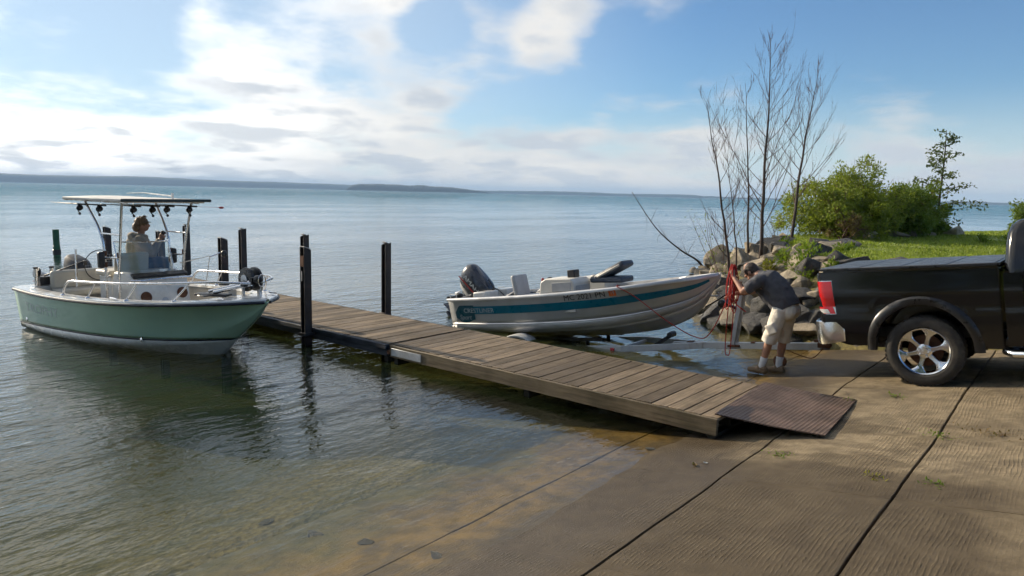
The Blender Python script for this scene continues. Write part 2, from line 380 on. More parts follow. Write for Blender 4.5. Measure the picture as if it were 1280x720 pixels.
def interp(xs, ys, x):
    if x <= xs[0]: return ys[0]
    for i in range(len(xs) - 1):
        if x <= xs[i + 1]:
            t = (x - xs[i]) / (xs[i + 1] - xs[i]); return ys[i] + (ys[i + 1] - ys[i]) * t
    return ys[-1]
def catmull(pts, k=6):
    pts = [V(p) for p in pts]; out = []
    for i in range(len(pts) - 1):
        p0 = pts[max(i - 1, 0)]; p1 = pts[i]; p2 = pts[i + 1]; p3 = pts[min(i + 2, len(pts) - 1)]
        for j in range(k):
            t = j / k
            out.append(.5 * ((2 * p1) + (p2 - p0) * t + (2 * p0 - 5 * p1 + 4 * p2 - p3) * t * t + (3 * p1 - p0 - 3 * p2 + p3) * t ** 3))
    out.append(pts[-1]); return out
def smooth_y(xs, ys, x):          # monotone-ish smooth interpolation for boat lines
    i = 0
    while i < len(xs) - 2 and x > xs[i + 1]: i += 1
    h = xs[i + 1] - xs[i]; t = min(max((x - xs[i]) / h, 0), 1)
    def sl(j):
        if j == 0: return (ys[1] - ys[0]) / (xs[1] - xs[0])
        if j == len(xs) - 1: return (ys[-1] - ys[-2]) / (xs[-1] - xs[-2])
        return (ys[j + 1] - ys[j - 1]) / (xs[j + 1] - xs[j - 1])
    m0, m1 = sl(i) * h, sl(i + 1) * h; t2, t3 = t * t, t ** 3
    return (2 * t3 - 3 * t2 + 1) * ys[i] + (t3 - 2 * t2 + t) * m0 + (-2 * t3 + 3 * t2) * ys[i + 1] + (t3 - t2) * m1
def text_tris(s, size, shear=0.0, maxlen=None):
    """letters as flat triangles (x right, y up), cut fine enough to wrap round a curved side"""
    cu = bpy.data.curves.new('lettering', 'FONT'); cu.body = s; cu.size = size; cu.shear = shear; cu.resolution_u = 3
    ob = bpy.data.objects.new('lettering_source', cu); COL.objects.link(ob)
    me = bpy.data.meshes.new_from_object(ob.evaluated_get(bpy.context.evaluated_depsgraph_get()))
    bm = bmesh.new(); bm.from_mesh(me); bmesh.ops.triangulate(bm, faces=bm.faces)
    vs = [v.co.copy() for v in bm.verts]; bm.verts.index_update(); fs = [tuple(v.index for v in f.verts) for f in bm.faces]
    bm.free(); bpy.data.meshes.remove(me); bpy.data.objects.remove(ob); bpy.data.curves.remove(cu)
    return vs, fs
# ------------------------------------------------------------------ ground, lake, far shore
SH = [(12.3, 2.9), (12.7, 3.8), (13.0, 4.7), (13.5, 5.6), (15, 6.9), (18.5, 8.5), (22.7, 10.3), (27, 9.6), (33, 7.2), (40, 4.5), (60, -2), (200, -40), (3000, -900)]
SX, SY = [p[0] for p in SH], [p[1] for p in SH]
def bed_z(x, y):
    d = .16 * (3.15 - y); return d if d > -1.2 else max(-4.5, -1.2 + (d + 1.2) * .45)
def und(x, y):
    q = min(max((x - 7.6) / 1.9, 0.0), 1.0); return .06 * q * q * (3 - 2 * q) + .022 * noise.noise(V((x * .9, y * .9, 3))) + .008 * noise.noise(V((x * 3.1, y * 3.1, 8)))
def ramp_plane(x, y): return .16 * (3.15 - y)
def ramp_z(x, y): return ramp_plane(x, y) + und(x, y)
def ground_z(x, y):
    r = min(bed_z(x, y), 1.9)
    if x < -6.5:          # out-of-view bank, added to carry the trees the truck side reflects
        return max(min((interp([-30, -13, -9, -6.5], [9, 8.5, 6, 3.0], x) - y) * .5, 1.4, r + (-6.5 - x) * .8), min(r, -.0) if y > 3 else r)
    if x <= 12.3: return r
    s = min((interp(SX, SY, x) - y) * .50, 1.38)
    if s < -.25: s = max(-.25 + (s + .25) * .5, bed_z(x, y) - .3)
    lat = r + (x - 12.3) * .75
    top = max(1.38, r) if y < -2 else 1.38
    return min(max(min(s, lat), min(r, s)), top) if y > -5 else min(lat, top)
RX0, RX1, RY0, RY1 = -5.9, 12.3, -9.4, 4.9       # extent of the slabs
def axis_vals(lo, hi, step, far_lo, far_hi):
    a = []; x = lo
    while x < hi: a.append(x); x += step
    a.append(hi); k = step
    while a[-1] < far_hi: k *= 1.35; a.append(min(a[-1] + k, far_hi))
    k = step
    while a[0] > far_lo: k *= 1.35; a.insert(0, max(a[0] - k, far_lo))
    return a
gx = axis_vals(-8, 44, .4, -3000, 3000); gy = axis_vals(-11, 24, .4, -3000, 200)
b = MB(); nx = len(gx)
for y in gy:
    for x in gx:
        z = ground_z(x, y)
        if RX0 - .05 < x < RX1 + .1 and RY0 - .3 < y < RY1 + .05: z -= .14
        else: z += noise.noise(V((x * .6, y * .6, 0))) * .035 + noise.noise(V((x * 2.1, y * 2.1, 5))) * .015
        b.v.append((x, y, z))
for j in range(len(gy) - 1):
    for i in range(nx - 1):
        b.f.append((j * nx + i, j * nx + i + 1, (j + 1) * nx + i + 1, (j + 1) * nx + i)); b.mi.append(0)
t = NT('ground: turf above, sand and gravel below'); P = t.pos(); sp = t.n('ShaderNodeSeparateXYZ', {0: P})
n1 = t.noise(P, 1.1, 6, .6); n2 = t.noise(P, 14, 5, .7); n3 = t.n('ShaderNodeTexVoronoi', {0: P, 'Scale': 16.0}).outputs[0]
turf = t.mix(t.ramp(n1, .3, .7), (.14, .19, .03, 1), (.26, .30, .06, 1))
sand = t.mix(t.ramp(n2, .3, .7), (.085, .07, .02, 1), (.22, .175, .055, 1))
sand = t.mix(t.math('MULTIPLY', t.ramp(n1, .45, .65), .6), sand, (.055, .065, .014, 1))
hz = t.math('ADD', sp.outputs[2], t.math('MULTIPLY', n1, .3))
isturf = t.math('MULTIPLY', t.ramp(hz, 1.15, 1.38), t.ramp(sp.outputs[0], 12.5, 13.4))
p = t.n('ShaderNodeBsdfPrincipled', {'Base Color': t.mix(isturf, sand, turf), 'Roughness': .9})
t.i(p, 'Normal', t.bump(t.math('ADD', n3, n2), .5, .03)); MT['ground'] = t.surf(p.outputs[0])
tag(b.build('ground', 'ground', angle=60, fix=False), kind='structure')

# the lake: one sheet; clear over the shallows, turning to blue-green water as it deepens
t = NT('lake water'); P = t.pos(); sp = t.n('ShaderNodeSeparateXYZ', {0: P}); OFF = t.math('MAXIMUM', sp.outputs[1], t.math('SUBTRACT', t.math('MULTIPLY', sp.outputs[0], .9), 24.0))
warp = t.n('ShaderNodeVectorMath', {0: P, 1: t.n('ShaderNodeVectorMath', {0: t.n('ShaderNodeTexNoise', {0: P, 'Scale': .5}).outputs[1], 1: (.9, .9, 0)}, operation='MULTIPLY').outputs[0]}, operation='ADD').outputs[0]
w1 = t.noise(t.map(warp, (.62, 1.5, 1), rot=(0, 0, R(-32))), 1.05, 3, .5)
w2 = t.noise(t.map(P, (1.0, 2.3, 1), rot=(0, 0, R(-38))), 3.1, 3, .55)
w3 = t.noise(t.map(P, (1.0, 2.0, 1), rot=(0, 0, R(-20))), 11.0, 2, .5)
off = t.math('ADD', t.ramp(OFF, 3.0, 16.0, .72, 1.15), t.ramp(OFF, 25.0, 300.0, .0, 2.6))
patch = t.ramp(t.noise(t.map(P, (.35, 1, 1), rot=(0, 0, R(-35))), .11, 3, .5), .38, .62, .55, 1.15)
h = t.math('ADD', t.math('ADD', t.math('MULTIPLY', w1, .062), t.math('MULTIPLY', w2, .026)), t.math('MULTIPLY', w3, .0045))
h = t.math('MULTIPLY', t.math('MULTIPLY', h, off), patch)
nb = t.n('ShaderNodeBump', {'Height': h, 'Strength': 1.0, 'Distance': 1.0}).outputs[0]
inc = t.n('ShaderNodeNewGeometry').outputs['Incoming']
cosv = t.math('ABSOLUTE', t.n('ShaderNodeVectorMath', {0: inc, 1: nb}, operation='DOT_PRODUCT').outputs['Value'])
fr = t.math('MULTIPLY', t.ramp(OFF, 25.0, 180.0, 1.0, .70), t.math('ADD', t.math('MULTIPLY', t.math('POWER', t.math('SUBTRACT', 1.0, cosv, True), 5.0), .98), .02, True))
gl = t.n('ShaderNodeBsdfGlossy', {0: (1, 1, 1, 1), 'Roughness': .018, 'Normal': nb})
yy = OFF
tint = t.mix(t.ramp(yy, 3.2, 9.0), (.95, .93, .85, 1), (.52, .55, .32, 1))
tr = t.n('ShaderNodeBsdfTransparent', {0: tint})
deepc = t.mix(t.ramp(yy, 14, 70), (.036, .054, .022, 1), (.006, .135, .19, 1))
df = t.n('ShaderNodeBsdfDiffuse', {0: deepc, 'Normal': nb})
turbid = t.math('SUBTRACT', 1.0, t.math('POWER', 2.718, t.math('MULTIPLY', t.math('MAXIMUM', t.math('SUBTRACT', yy, 3.4), 0.0), -.085)))
body = t.n('ShaderNodeMixShader', {0: turbid, 1: tr.outputs[0], 2: df.outputs[0]})
MT['water'] = t.surf(t.n('ShaderNodeMixShader', {0: fr, 1: body.outputs[0], 2: gl.outputs[0]}).outputs[0])
b = MB(); b.add([(-9000, -3000, 0), (9000, -3000, 0), (9000, 9000, 0), (-9000, 9000, 0)], [(0, 1, 2, 3)])
tag(b.build('lake_water', 'water', fix=False), kind='structure')

# wooded far shore
MT['wood'] = mat('distant woodland', (.020, .034, .030), .95, 0, .35, .012)
def ridge(name, D, depth, prof, n=700, jag=4.0, seed=0.0):
    """prof: picture x (extended past the frame) -> height in metres, at distance D"""
    bb = MB(); a0, a1 = prof[0][0], prof[-1][0]; xs = [q[0] for q in prof]; hs = [q[1] for q in prof]; rows = []
    for i in range(n + 1):
        a = R(lerp(a0, a1, i / n)); d = (fwd0 * math.cos(a) + right0 * math.sin(a))
        hh = interp(xs, hs, lerp(a0, a1, i / n))
        hh *= 1 + .16 * noise.noise(V((i * .045, seed, 0))) ; hh += jag * (noise.noise(V((i * .31, seed, 1))) + .6 * noise.noise(V((i * .9, seed, 2)))) * min(1, hh / 12)
        hh = max(hh, 0)
        rows.append([d * D + V((0, 0, -3)), d * D + V((0, 0, min(hh, 12) * .8)), d * (D + depth * .4) + V((0, 0, hh * .92)), d * (D + depth) + V((0, 0, hh)), d * (D + depth * 1.8) + V((0, 0, -3))])
    bb.loft(rows, closed=False, cap=False); return bb.build(name, 'wood', angle=180)
tag(ridge('hills', 5200, 420, [(-100, 62), (-60, 60), (-36, 58), (-32, 54), (-28, 57), (-22, 49), (-15, 44), (-10, 36), (-2.5, 20), (0, 24), (4, 26), (8, 20), (13, 24), (16, 14), (20, 10), (27, 12), (33, 16), (37, 10), (60, 24), (100, 30)]), kind='structure')
tag(ridge('headland', 3300, 240, [(-13.2, 0), (-12.7, 24), (-12.0, 33), (-8, 31), (-5, 25), (-2.8, 11), (-2.0, 4), (-1.6, 0)], 240, 3.0, 4.0), kind='structure')

# ------------------------------------------------------------------ concrete ramp in slabs
t = NT('grooved wet concrete'); P = t.pos(); sp = t.n('ShaderNodeSeparateXYZ', {0: P}); rnd = t.n('ShaderNodeObjectInfo').outputs['Random']
o = t.n('ShaderNodeTexCoord').outputs['Object']
big = t.noise(P, .75, 5, .6); mid = t.noise(P, 5, 6, .65); fine = t.noise(P, 55, 4, .7)
# tined ridges run across the slope, broken up where they wore away
wob = t.noise(t.map(P, (.7, 2.2, 1)), 1.6, 3)
ph = t.math('ADD', t.math('MULTIPLY', sp.outputs[1], 1 / .031), t.math('MULTIPLY', wob, 3.4))
saw = t.math('SINE', t.math('MULTIPLY', ph, 6.2832))
brk = t.ramp(t.noise(t.map(P, (18, 30, 1)), 1.5, 4, .7), .40, .62)
edge = t.n('ShaderNodeSeparateXYZ', {0: o})
inx = t.ramp(t.math('ABSOLUTE', edge.outputs[0]), .93, .80)          # towelled margin along the joints
groove = t.math('MULTIPLY', t.math('MULTIPLY', t.ramp(saw, -.2, .9), brk), inx)
worn = t.ramp(t.noise(P, 1.3, 4, .6), .38, .66, .10, 1.0)
groove = t.math('MULTIPLY', groove, worn)
dry = t.mix(t.ramp(mid, .3, .7), (.20, .152, .086, 1), (.40, .31, .185, 1))
dry = t.mix(t.math('MULTIPLY', t.ramp(fine, .45, .75), .35), dry, (.10, .085, .06, 1))
stainn = t.noise(t.map(P, (1, .6, 1), (7, 2, 0)), 2.1, 6, .68, .5)
dry = t.mix(t.math('MULTIPLY', t.ramp(stainn, .50, .66), .55), dry, (.085, .060, .034, 1))
crk = t.n('ShaderNodeTexVoronoi', {0: t.n('ShaderNodeVectorMath', {0: P, 1: t.n('ShaderNodeVectorMath', {0: t.n('ShaderNodeTexNoise', {0: P, 'Scale': 3.0, 'Detail': 5.0}).outputs[1], 1: (.5, .5, 0)}, operation='MULTIPLY').outputs[0]}, operation='ADD').outputs[0], 'Scale': .55}, feature='DISTANCE_TO_EDGE').outputs[0]
dry = t.mix(t.math('MULTIPLY', t.ramp(crk, .006, .001), t.ramp(t.noise(P, .9, 3), .42, .6, 0, .7)), dry, (.05, .038, .024, 1))
dry = t.mix(t.math('MULTIPLY', t.ramp(rnd, 0, 1), .22), dry, (.12, .10, .075, 1))
dry = t.mix(t.math('MULTIPLY', t.math('SUBTRACT', 1.0, groove), .30), dry, (.075, .06, .043, 1))
yn = t.math('ADD', sp.outputs[1], t.math('MULTIPLY', t.math('SUBTRACT', big, .5), 1.3))
wetY = t.ramp(yn, 2.0, 2.75)
xn = t.math('ADD', sp.outputs[0], t.math('MULTIPLY', t.math('SUBTRACT', big, .5), 1.5))
damp = t.math('MULTIPLY', t.ramp(xn, 6.4, 5.95), t.ramp(yn, -.3, .5))
drip = t.math('MULTIPLY', t.ramp(t.noise(t.map(P, (.7, .35, 1), (3.3, 1.2, 0)), 1.7, 4, .6), .50, .58), t.ramp(yn, .0, 1.2))
damp = t.math('MAXIMUM', damp, t.math('MULTIPLY', drip, .7))
wet = t.math('MAXIMUM', wetY, t.math('MULTIPLY', damp, .95))
dampcol = t.mix(.86, dry, (.042, .028, .013, 1))
alg = t.mix(t.ramp(t.math('ADD', t.math('MULTIPLY', mid, .6), t.math('MULTIPLY', stainn, .4)), .36, .62), (.075, .048, .013, 1), (.21, .135, .038, 1))
alg = t.mix(t.ramp(t.math('ADD', sp.outputs[1], t.math('MULTIPLY', t.math('SUBTRACT', stainn, .5), 2.2)), 3.9, 4.8), alg, t.mix(t.ramp(mid, .3, .7), (.06, .058, .016, 1), (.15, .125, .04, 1)))
under = t.ramp(t.math('ADD', sp.outputs[1], t.math('MULTIPLY', t.math('SUBTRACT', mid, .5), .6)), 3.05, 3.55)
col = t.mix(t.math('MULTIPLY', wet, .92), dry, dampcol)
col = t.mix(under, col, alg)
rough = t.ramp(t.math('ADD', wetY, t.math('MULTIPLY', damp, .35), True), 0, 1, .9, .48)
p = t.n('ShaderNodeBsdfPrincipled', {'Base Color': col, 'Roughness': rough, 'Specular IOR Level': .38})
hh = t.math('ADD', t.math('MULTIPLY', groove, .0062), t.math('ADD', t.math('MULTIPLY', mid, .006), t.math('MULTIPLY', fine, .0022)))
t.i(p, 'Normal', t.n('ShaderNodeBump', {'Height': hh, 'Strength': .9, 'Distance': 1.0}).outputs[0])
MT['concrete'] = t.surf(p.outputs[0])
ramp = tag(empty('boat_ramp'), kind='structure')
XJ = [-5.8, -3.9, -2.0, -.1, 1.8, 3.7, 5.62, 7.46, 9.3, 10.8, 12.3]
YJ = [-9.4, -8.1, -6.8, -5.5, -4.2, -2.9, -1.6, -.3, .98, 2.28, 3.58, 4.88]
for i in range(len(XJ) - 1):
    for j in range(len(YJ) - 1):
        x0, x1, y0, y1 = XJ[i], XJ[i + 1], YJ[j], YJ[j + 1]; g = .0018
        cx_, cy_ = (x0 + x1) / 2, (y0 + y1) / 2
        b = MB(); gx_ = .0008 if y0 > 2 else g; c = .0012 if y0 > 2 else .004; hx, hy = (x1 - x0) / 2 - gx_, (y1 - y0) / 2 - (g if y0 < 3 else .001)
        def ringz(ix, iy, z): return [(-ix, -iy, z), (ix, -iy, z), (ix, iy, z), (-ix, iy, z)]
        # uneven arrises: edge points wander a little
        def edge_ring(ix, iy, z, k):
            out = []
            for (ax, ay), (bx_, by_) in zip(((-ix, -iy), (ix, -iy), (ix, iy), (-ix, iy)), ((ix, -iy), (ix, iy), (-ix, iy), (-ix, -iy))):
                for q in range(10):
                    x, y = lerp(ax, bx_, q / 10), lerp(ay, by_, q / 10); w = noise.noise(V((cx_ + x, cy_ + y, k * 3.1)) * 7) * .006
                    out.append((x + (w if abs(abs(x) - ix) < 1e-6 else 0), y + (w if abs(abs(y) - iy) < 1e-6 else 0), z))
            return out
        er = edge_ring(hx - c, hy - c, 0, 2); er = [(q[0], q[1], und(cx_ + q[0], cy_ + q[1])) for q in er]
        b.loft([edge_ring(hx, hy, -.13, 0), [(q[0], q[1], und(cx_ + q[0], cy_ + q[1]) - c) for q in edge_ring(hx, hy, -c, 1)], er], True, False)
        rings_ = [er]            # top surface: shrink the rim towards the middle in steps
        for k_ in (.86, .70, .52, .34, .16): rings_.append([(q[0] * k_, q[1] * k_, und(cx_ + q[0] * k_, cy_ + q[1] * k_)) for q in er])
        b.loft(rings_, True, False); b.add([(q[0] * .16, q[1] * .16, und(cx_ + q[0] * .16, cy_ + q[1] * .16)) for q in er], [tuple(range(len(er)))])
        s = b.build('slab', 'concrete', ramp, angle=30)
        s.location = (cx_, cy_, ramp_plane(cx_, cy_) + random.uniform(-.002, .002))
        s.rotation_euler = (-math.atan(.16) + random.uniform(-.002, .002), random.uniform(-.002, .002), 0)

# ------------------------------------------------------------------ dock
DZ, DX0, DX1 = .28, 6.75, 8.39
def dock(name, y0, y1, label, fascia, z1=DZ):
    root = empty(name, (0, 0, 0), label=label, cat='dock')
    n = round((y1 - y0) / .192); w = (y1 - y0) / n
    pb = MB(); L = DX1 - DX0 - .05
    pb.box((0, 0, 0), (L, w - .011, .038)); me = pb.mesh('plank', 'plank')
    for k in range(n):
        o = bpy.data.objects.new('plank', me); COL.objects.link(o); o.parent = root
        o.location = ((DX0 + DX1) / 2 + random.uniform(-.006, .006), y0 + w * (k + .5), z1 - .019 + random.uniform(-.003, .003))
        o.rotation_euler = (random.uniform(-.006, .006), random.uniform(-.002, .002), random.uniform(-.003, .003))
        m = o.modifiers.new('bevel', 'BEVEL'); m.width = .004; m.segments = 1
    for x, s in ((DX0 + .0, -1), (DX1 - .0, 1)):
        one(lambda q: q.box((x, (y0 + y1) / 2, z1 - .095), (.045, y1 - y0, .175)), 'fascia_board', fascia, root, bevel=.006)
    for x in (DX0 + .42, (DX0 + DX1) / 2, DX1 - .42): one(lambda q: q.box((x, (y0 + y1) / 2, z1 - .115), (.05, y1 - y0 - .06, .14)), 'joist', 'frame', root)
    for y in (y0 + .08, (y0 + y1) / 2, y1 - .08): one(lambda q: q.box(((DX0 + DX1) / 2, y, z1 - .245), (DX1 - DX0 - .06, .08, .1)), 'cross_beam', 'frame', root)
    return root
d2 = dock('dock_section', 2.80, 7.80, 'brown plank dock section running from the ramp plate, weathered timber sides', 'fascia')
d1 = dock('dock_section', 7.86, 17.75, 'outer plank dock section with dark sides and steel posts, beyond the hinge gap', 'fasciadark')
one(lambda q: q.box((DX0 - .028, (7.86 + 12.4) / 2, DZ - .045), (.05, 12.4 - 7.86, .07)), 'rub_strip', 'fasciadark', d1, bevel=.008)
one(lambda q: q.box((DX0 - .026, 7.45, DZ - .10), (.012, .62, .11)), 'hinge_plate', 'galv', d2, bevel=.004)
one(lambda q: q.tube([(DX0 - .03, 7.83, DZ - .12), (DX1 + .03, 7.83, DZ - .12)], .03, 10), 'hinge_pin', 'rust', d2)
# tread plate bridging dock and ramp
t = NT('ribbed brown plate'); o = t.obj(); P = t.pos(); sp = t.n('ShaderNodeSeparateXYZ', {0: P})
wv = t.math('SINE', t.math('MULTIPLY', sp.outputs[1], 6.2832 / .040)); dots = t.math('SINE', t.math('MULTIPLY', sp.outputs[0], 6.2832 / .045))
n1 = t.noise(P, 3, 5); stain = t.math('MULTIPLY', t.ramp(t.noise(t.map(P, (1, 1.6, 1), (1.3, .2, 0)), 1.15, 2, .4), .60, .63), .8)
col = t.mix(t.ramp(n1, .3, .7), (.085, .055, .040, 1), (.19, .125, .092, 1)); col = t.mix(stain, col, (.03, .022, .02, 1))
p = t.n('ShaderNodeBsdfPrincipled', {'Base Color': col, 'Roughness': t.ramp(stain, 0, 1, .6, .35), 'Metallic': .0})
t.i(p, 'Normal', t.bump(t.math('MULTIPLY', t.ramp(wv, -.2, .8), t.ramp(dots, -.9, .0)), 1.0, .010)); MT['plate'] = t.surf(p.outputs[0])
b = MB(); A_, B_, C_, D_ = V((6.80, 2.86, .312)), V((8.44, 2.95, .312)), V((8.74, 1.98, .225)), V((7.10, 1.86, .245)); dn = V((0, 0, -.012))
nseg = 8; rows = []
for i in range(nseg + 1):
    tt = i / nseg; sag = V((0, 0, -.012 * math.sin(math.pi * tt)))
    a = A_.lerp(D_, tt) + sag; c = B_.lerp(C_, tt) + sag; rows.append([a, c, c + dn, a + dn])
b.loft(rows, True, True)
pl = b.build('ramp_plate', 'plate', angle=30)
tag(pl, 'brown ribbed tread plate sloping from the dock end onto the concrete', 'plate')

def post(x, y, top, label, face=1):
    root = empty('dock_post', (x, y, 0), label=label, cat='post', group='steel posts along the dock')
    zb = bed_z(x, y) - .3; w, d, tf = .065, .06, .010
    poly = [(-w, -d), (w, -d), (w, -d + tf * 2), (tf, -d + tf * 2), (tf, d - tf * 2), (w, d - tf * 2), (w, d), (-w, d), (-w, d - tf * 2), (-tf, d - tf * 2), (-tf, -d + tf * 2), (-w, -d + tf * 2)]
    bb = MB(); n = len(poly)
    bb.loft([[V((px * face, py, zb)) for px, py in poly], [V((px * face, py, top - .03 - px * .35)) for px, py in poly]], True, True)
    bb.build('shaft', 'steelpost', root, angle=20)
    one(lambda q: q.box((0, 0, 0), (.125, .115, .012), Matrix.Rotation(.34, 3, 'Y')), 'top_plate', 'postcap', root).location = (0, 0, top - .018)
    one(lambda q: [q.box((face * .085, 0, DZ - .06), (.05, .17, .12)), q.box((-.0, 0, DZ - .10), (.19, .165, .05))], 'bracket', 'steelpost', root, bevel=.005)
    return root
P1 = post(6.62, 9.70, 1.59, 'tall near-side steel post with a red mark below its top', 1)
one(lambda q: q.box((-.0675, .0, 1.36), (.004, .095, .17)), 'red_mark', 'rust', P1)
one(lambda q: q.box((-.0675, .01, 1.12), (.004, .022, .16)), 'pale_scuff', 'postcap', P1)
post(6.62, 12.25, 1.59, 'near-side steel post just past the white boat bow, left of a taller one')
post(6.62, 14.72, 1.58, 'near-side steel post half hidden behind the white boat console and seated person')
post(6.62, 17.35, 1.55, 'near-side steel post behind the white boat stern beside the landing net')
post(8.53, 9.99, 1.57, 'lone far-side steel post, the one nearest the aluminium boat outboard', -1)
post(8.53, 12.52, 1.58, 'far-side steel post lined up directly behind the red-marked post', -1)
post(8.53, 14.91, 1.59, 'far-side steel post rising behind the rope reel on the bow', -1)
post(8.53, 17.54, 1.56, 'far-side steel post seen through the canopy frame right of the seated person', -1)

g = empty('channel_marker', (8.9, 27.6, 0), label='short green channel marker standing in the lake beyond the white boat', cat='marker')
one(lambda q: q.lathe([(.11, -2.2), (.11, .35), (.10, .36), (.10, .92), (.0, .93)], 16), 'pile', 'greenpost', g)
one(lambda q: q.lathe([(.125, .05), (.125, .22), (.115, .23)], 16), 'collar', 'black', g)

# ------------------------------------------------------------------ boulders on the bank
def rock_mesh(seed, flat=1.0):
    rnd_ = random.Random(seed); bm = bmesh.new()
    for k in range(13):
        d = V((rnd_.gauss(0, 1), rnd_.gauss(0, 1), rnd_.gauss(0, 1))).normalized()
        m_ = max(abs(d.x), abs(d.y), abs(d.z)); r = lerp(1, 1 / m_, .62) * rnd_.uniform(.74, 1.0); bm.verts.new((d.x * r, d.y * r, d.z * r * flat))
    res = bmesh.ops.convex_hull(bm, input=bm.verts)
    bmesh.ops.delete(bm, geom=[e for e in res['geom_interior'] if isinstance(e, bmesh.types.BMVert)], context='VERTS')
    bmesh.ops.bevel(bm, geom=bm.edges[:], offset=.045, segments=1, affect='EDGES')
    bmesh.ops.triangulate(bm, faces=bm.faces)
    bmesh.ops.subdivide_edges(bm, edges=bm.edges, cuts=2, use_grid_fill=True)
    for v in bm.verts:
        q = v.co * 1.9 + V((seed * 3.7, 0, 0)); n_ = (noise.fractal(q, .9, 2.1, 4) * .07 + noise.noise(q * 3.7) * .022)
        v.co += v.co.normalized() * n_
    me = bpy.data.meshes.new('boulder'); bm.to_mesh(me); bm.free(); me.shade_smooth(); me.set_sharp_from_angle(angle=R(23)); return me
RM = {}
for k in range(11):
    for m in ('stone', 'stonedark'):
        me = rock_mesh(k); me.materials.append(MT[m]); RM[(k, m)] = me
def rock(x, y, z, w, h, d=None, mk='stone', label=None, k=None, tilt=.25, rot=None, zone=''):
    k = random.randrange(11) if k is None else k
    o = bpy.data.objects.new('boulder', RM[(k, mk)]); COL.objects.link(o)
    o.location = (x, y, z); d = d or w * random.uniform(.7, 1.0)
    o.scale = (w * .58, d * .58, h * .66)
    o.rotation_euler = (random.uniform(-tilt, tilt), random.uniform(-tilt, tilt), random.uniform(0, 6.28) if rot is None else rot)
    tag(o, label or {'stone': 'pale grey boulder wedged among others ', 'stonedark': 'dark grey boulder wedged among others '}[mk] + zone, 'boulder', 'boulders ' + zone if not label else 'large boulders on the bank')
    return o
ROCKS = [
 (21.2, 9.5, .12, .75, .5, 1, 'dark pointed boulder at the water edge, farthest left of the bank'), (21.79, 9.22, .40, 1.5, 1.0, 0, 'large slanting beige boulder at the lake end of the bank'),
 (22.66, 9.0, .68, 1.0, .42, 1, 'flat dark boulder lying on top of the slanting beige one'), (18.91, 7.5, .62, .85, .85, 0, 'upright beige boulder behind the hand holding the rope'),
 (19.97, 7.38, .92, 1.2, .62, 0, 'broad rounded beige boulder below the tallest bare trees'), (20.8, 7.9, .95, .5, .4, 1, 'small dark boulder at the foot of the bare trees'),
 (20.31, 6.9, 1.18, 1.15, .62, 1, 'grey block with a dark side at the top of the bank under the bare trees'), (17.39, 6.32, .86, 1.05, .5, 0, 'flat grey boulder just above the bending man\'s head'),
 (15.88, 5.33, 1.0, .55, .42, 1, 'dark block beside the leafy weeds above the man\'s back'), (17.6, 5.81, 1.15, .9, .45, 0, 'pale slab leaning behind the biggest pointed boulder'),
 (15.52, 4.67, 1.18, 1.15, .75, 0, 'biggest pointed pale boulder at the lawn corner'), (15.5, 5.48, .85, .62, .34, 0, 'small pale boulder showing over the man\'s shoulder'),
 (17.54, 4.85, 1.42, .8, .30, 0, 'low beige slab at the lawn edge left of the shrubs'), (18.68, 5.34, 1.42, .6, .34, 1, 'small dark boulder at the top of the bank near the shrubs'),
 (18.59, 4.8, 1.42, .75, .30, 1, 'dark flat boulder at the shrub foot'), (14.21, 3.81, 1.22, .75, .34, 0, 'brown boulder just above the truck bed corner'),
 (14.45, 4.69, .90, .62, .34, 0, 'pale boulder below the yellow weeds'), (13.94, 4.26, .88, .42, .36, 0, 'small pale boulder left of the truck tail light top'),
 (14.09, 4.6, .76, .55, .40, 1, 'dark boulder between the man\'s back and the tail light'), (13.51, 4.18, .74, .72, .34, 1, 'long dark boulder level with the truck tail light'),
 (13.38, 3.92, .72, .42, .3, 0, 'small grey boulder touching the tail light edge'), (13.2, 4.02, .54, .8, .5, 1, 'large dark boulder right of the man\'s shorts'),
 (13.04, 3.74, .46, .55, .4, 1, 'dark boulder hard by the truck bumper'), (12.86, 3.79, .24, .78, .4, 0, 'flat pale boulder in front of the bumper end'),
 (13.0, 4.0, .38, .45, .28, 1, 'small dark boulder above the flat pale one'), (13.89, 5.98, .05, .85, .62, 1, 'black wet boulder at the waterline below the boat bow'),
 (14.38, 5.79, .32, .6, .45, 1, 'dark boulder behind the hanging red rope'), (13.43, 5.26, .14, .8, .55, 0, 'tan wet boulder behind the winch stand'),
 (13.21, 4.86, .16, .7, .5, 1, 'dark boulder hidden between winch stand and shorts'), (15.09, 5.73, .62, .65, .45, 1, 'dark boulder under the man\'s forearm'),
 (14.49, 5.14, .70, .75, .45, 0, 'pale boulder hidden behind the man\'s chest'), (13.48, 4.67, .46, .8, .55, 1, 'dark boulder hidden behind the man\'s hips'),
 (12.98, 4.33, .18, .66, .45, 1, 'dark boulder low behind the khaki shorts'), (16.4, 6.73, .42, .65, .5, 1, 'dark boulder beyond the boat bow tip'),
 (13.82, 5.19, .38, .62, .45, 0, 'tan boulder seen past the winch strap'), (12.74, 4.04, .04, .5, .24, 1, 'low dark boulder by the trailer tongue')]
for q, (x, y, z, w, h, dk, lab) in enumerate(ROCKS):
    rock(x, y, z, w, h, None, 'stonedark' if dk else 'stone', lab, q % 11, .2)
rr = random.Random(5); placed = [(q[0], q[1]) for q in ROCKS]; cnt = 0
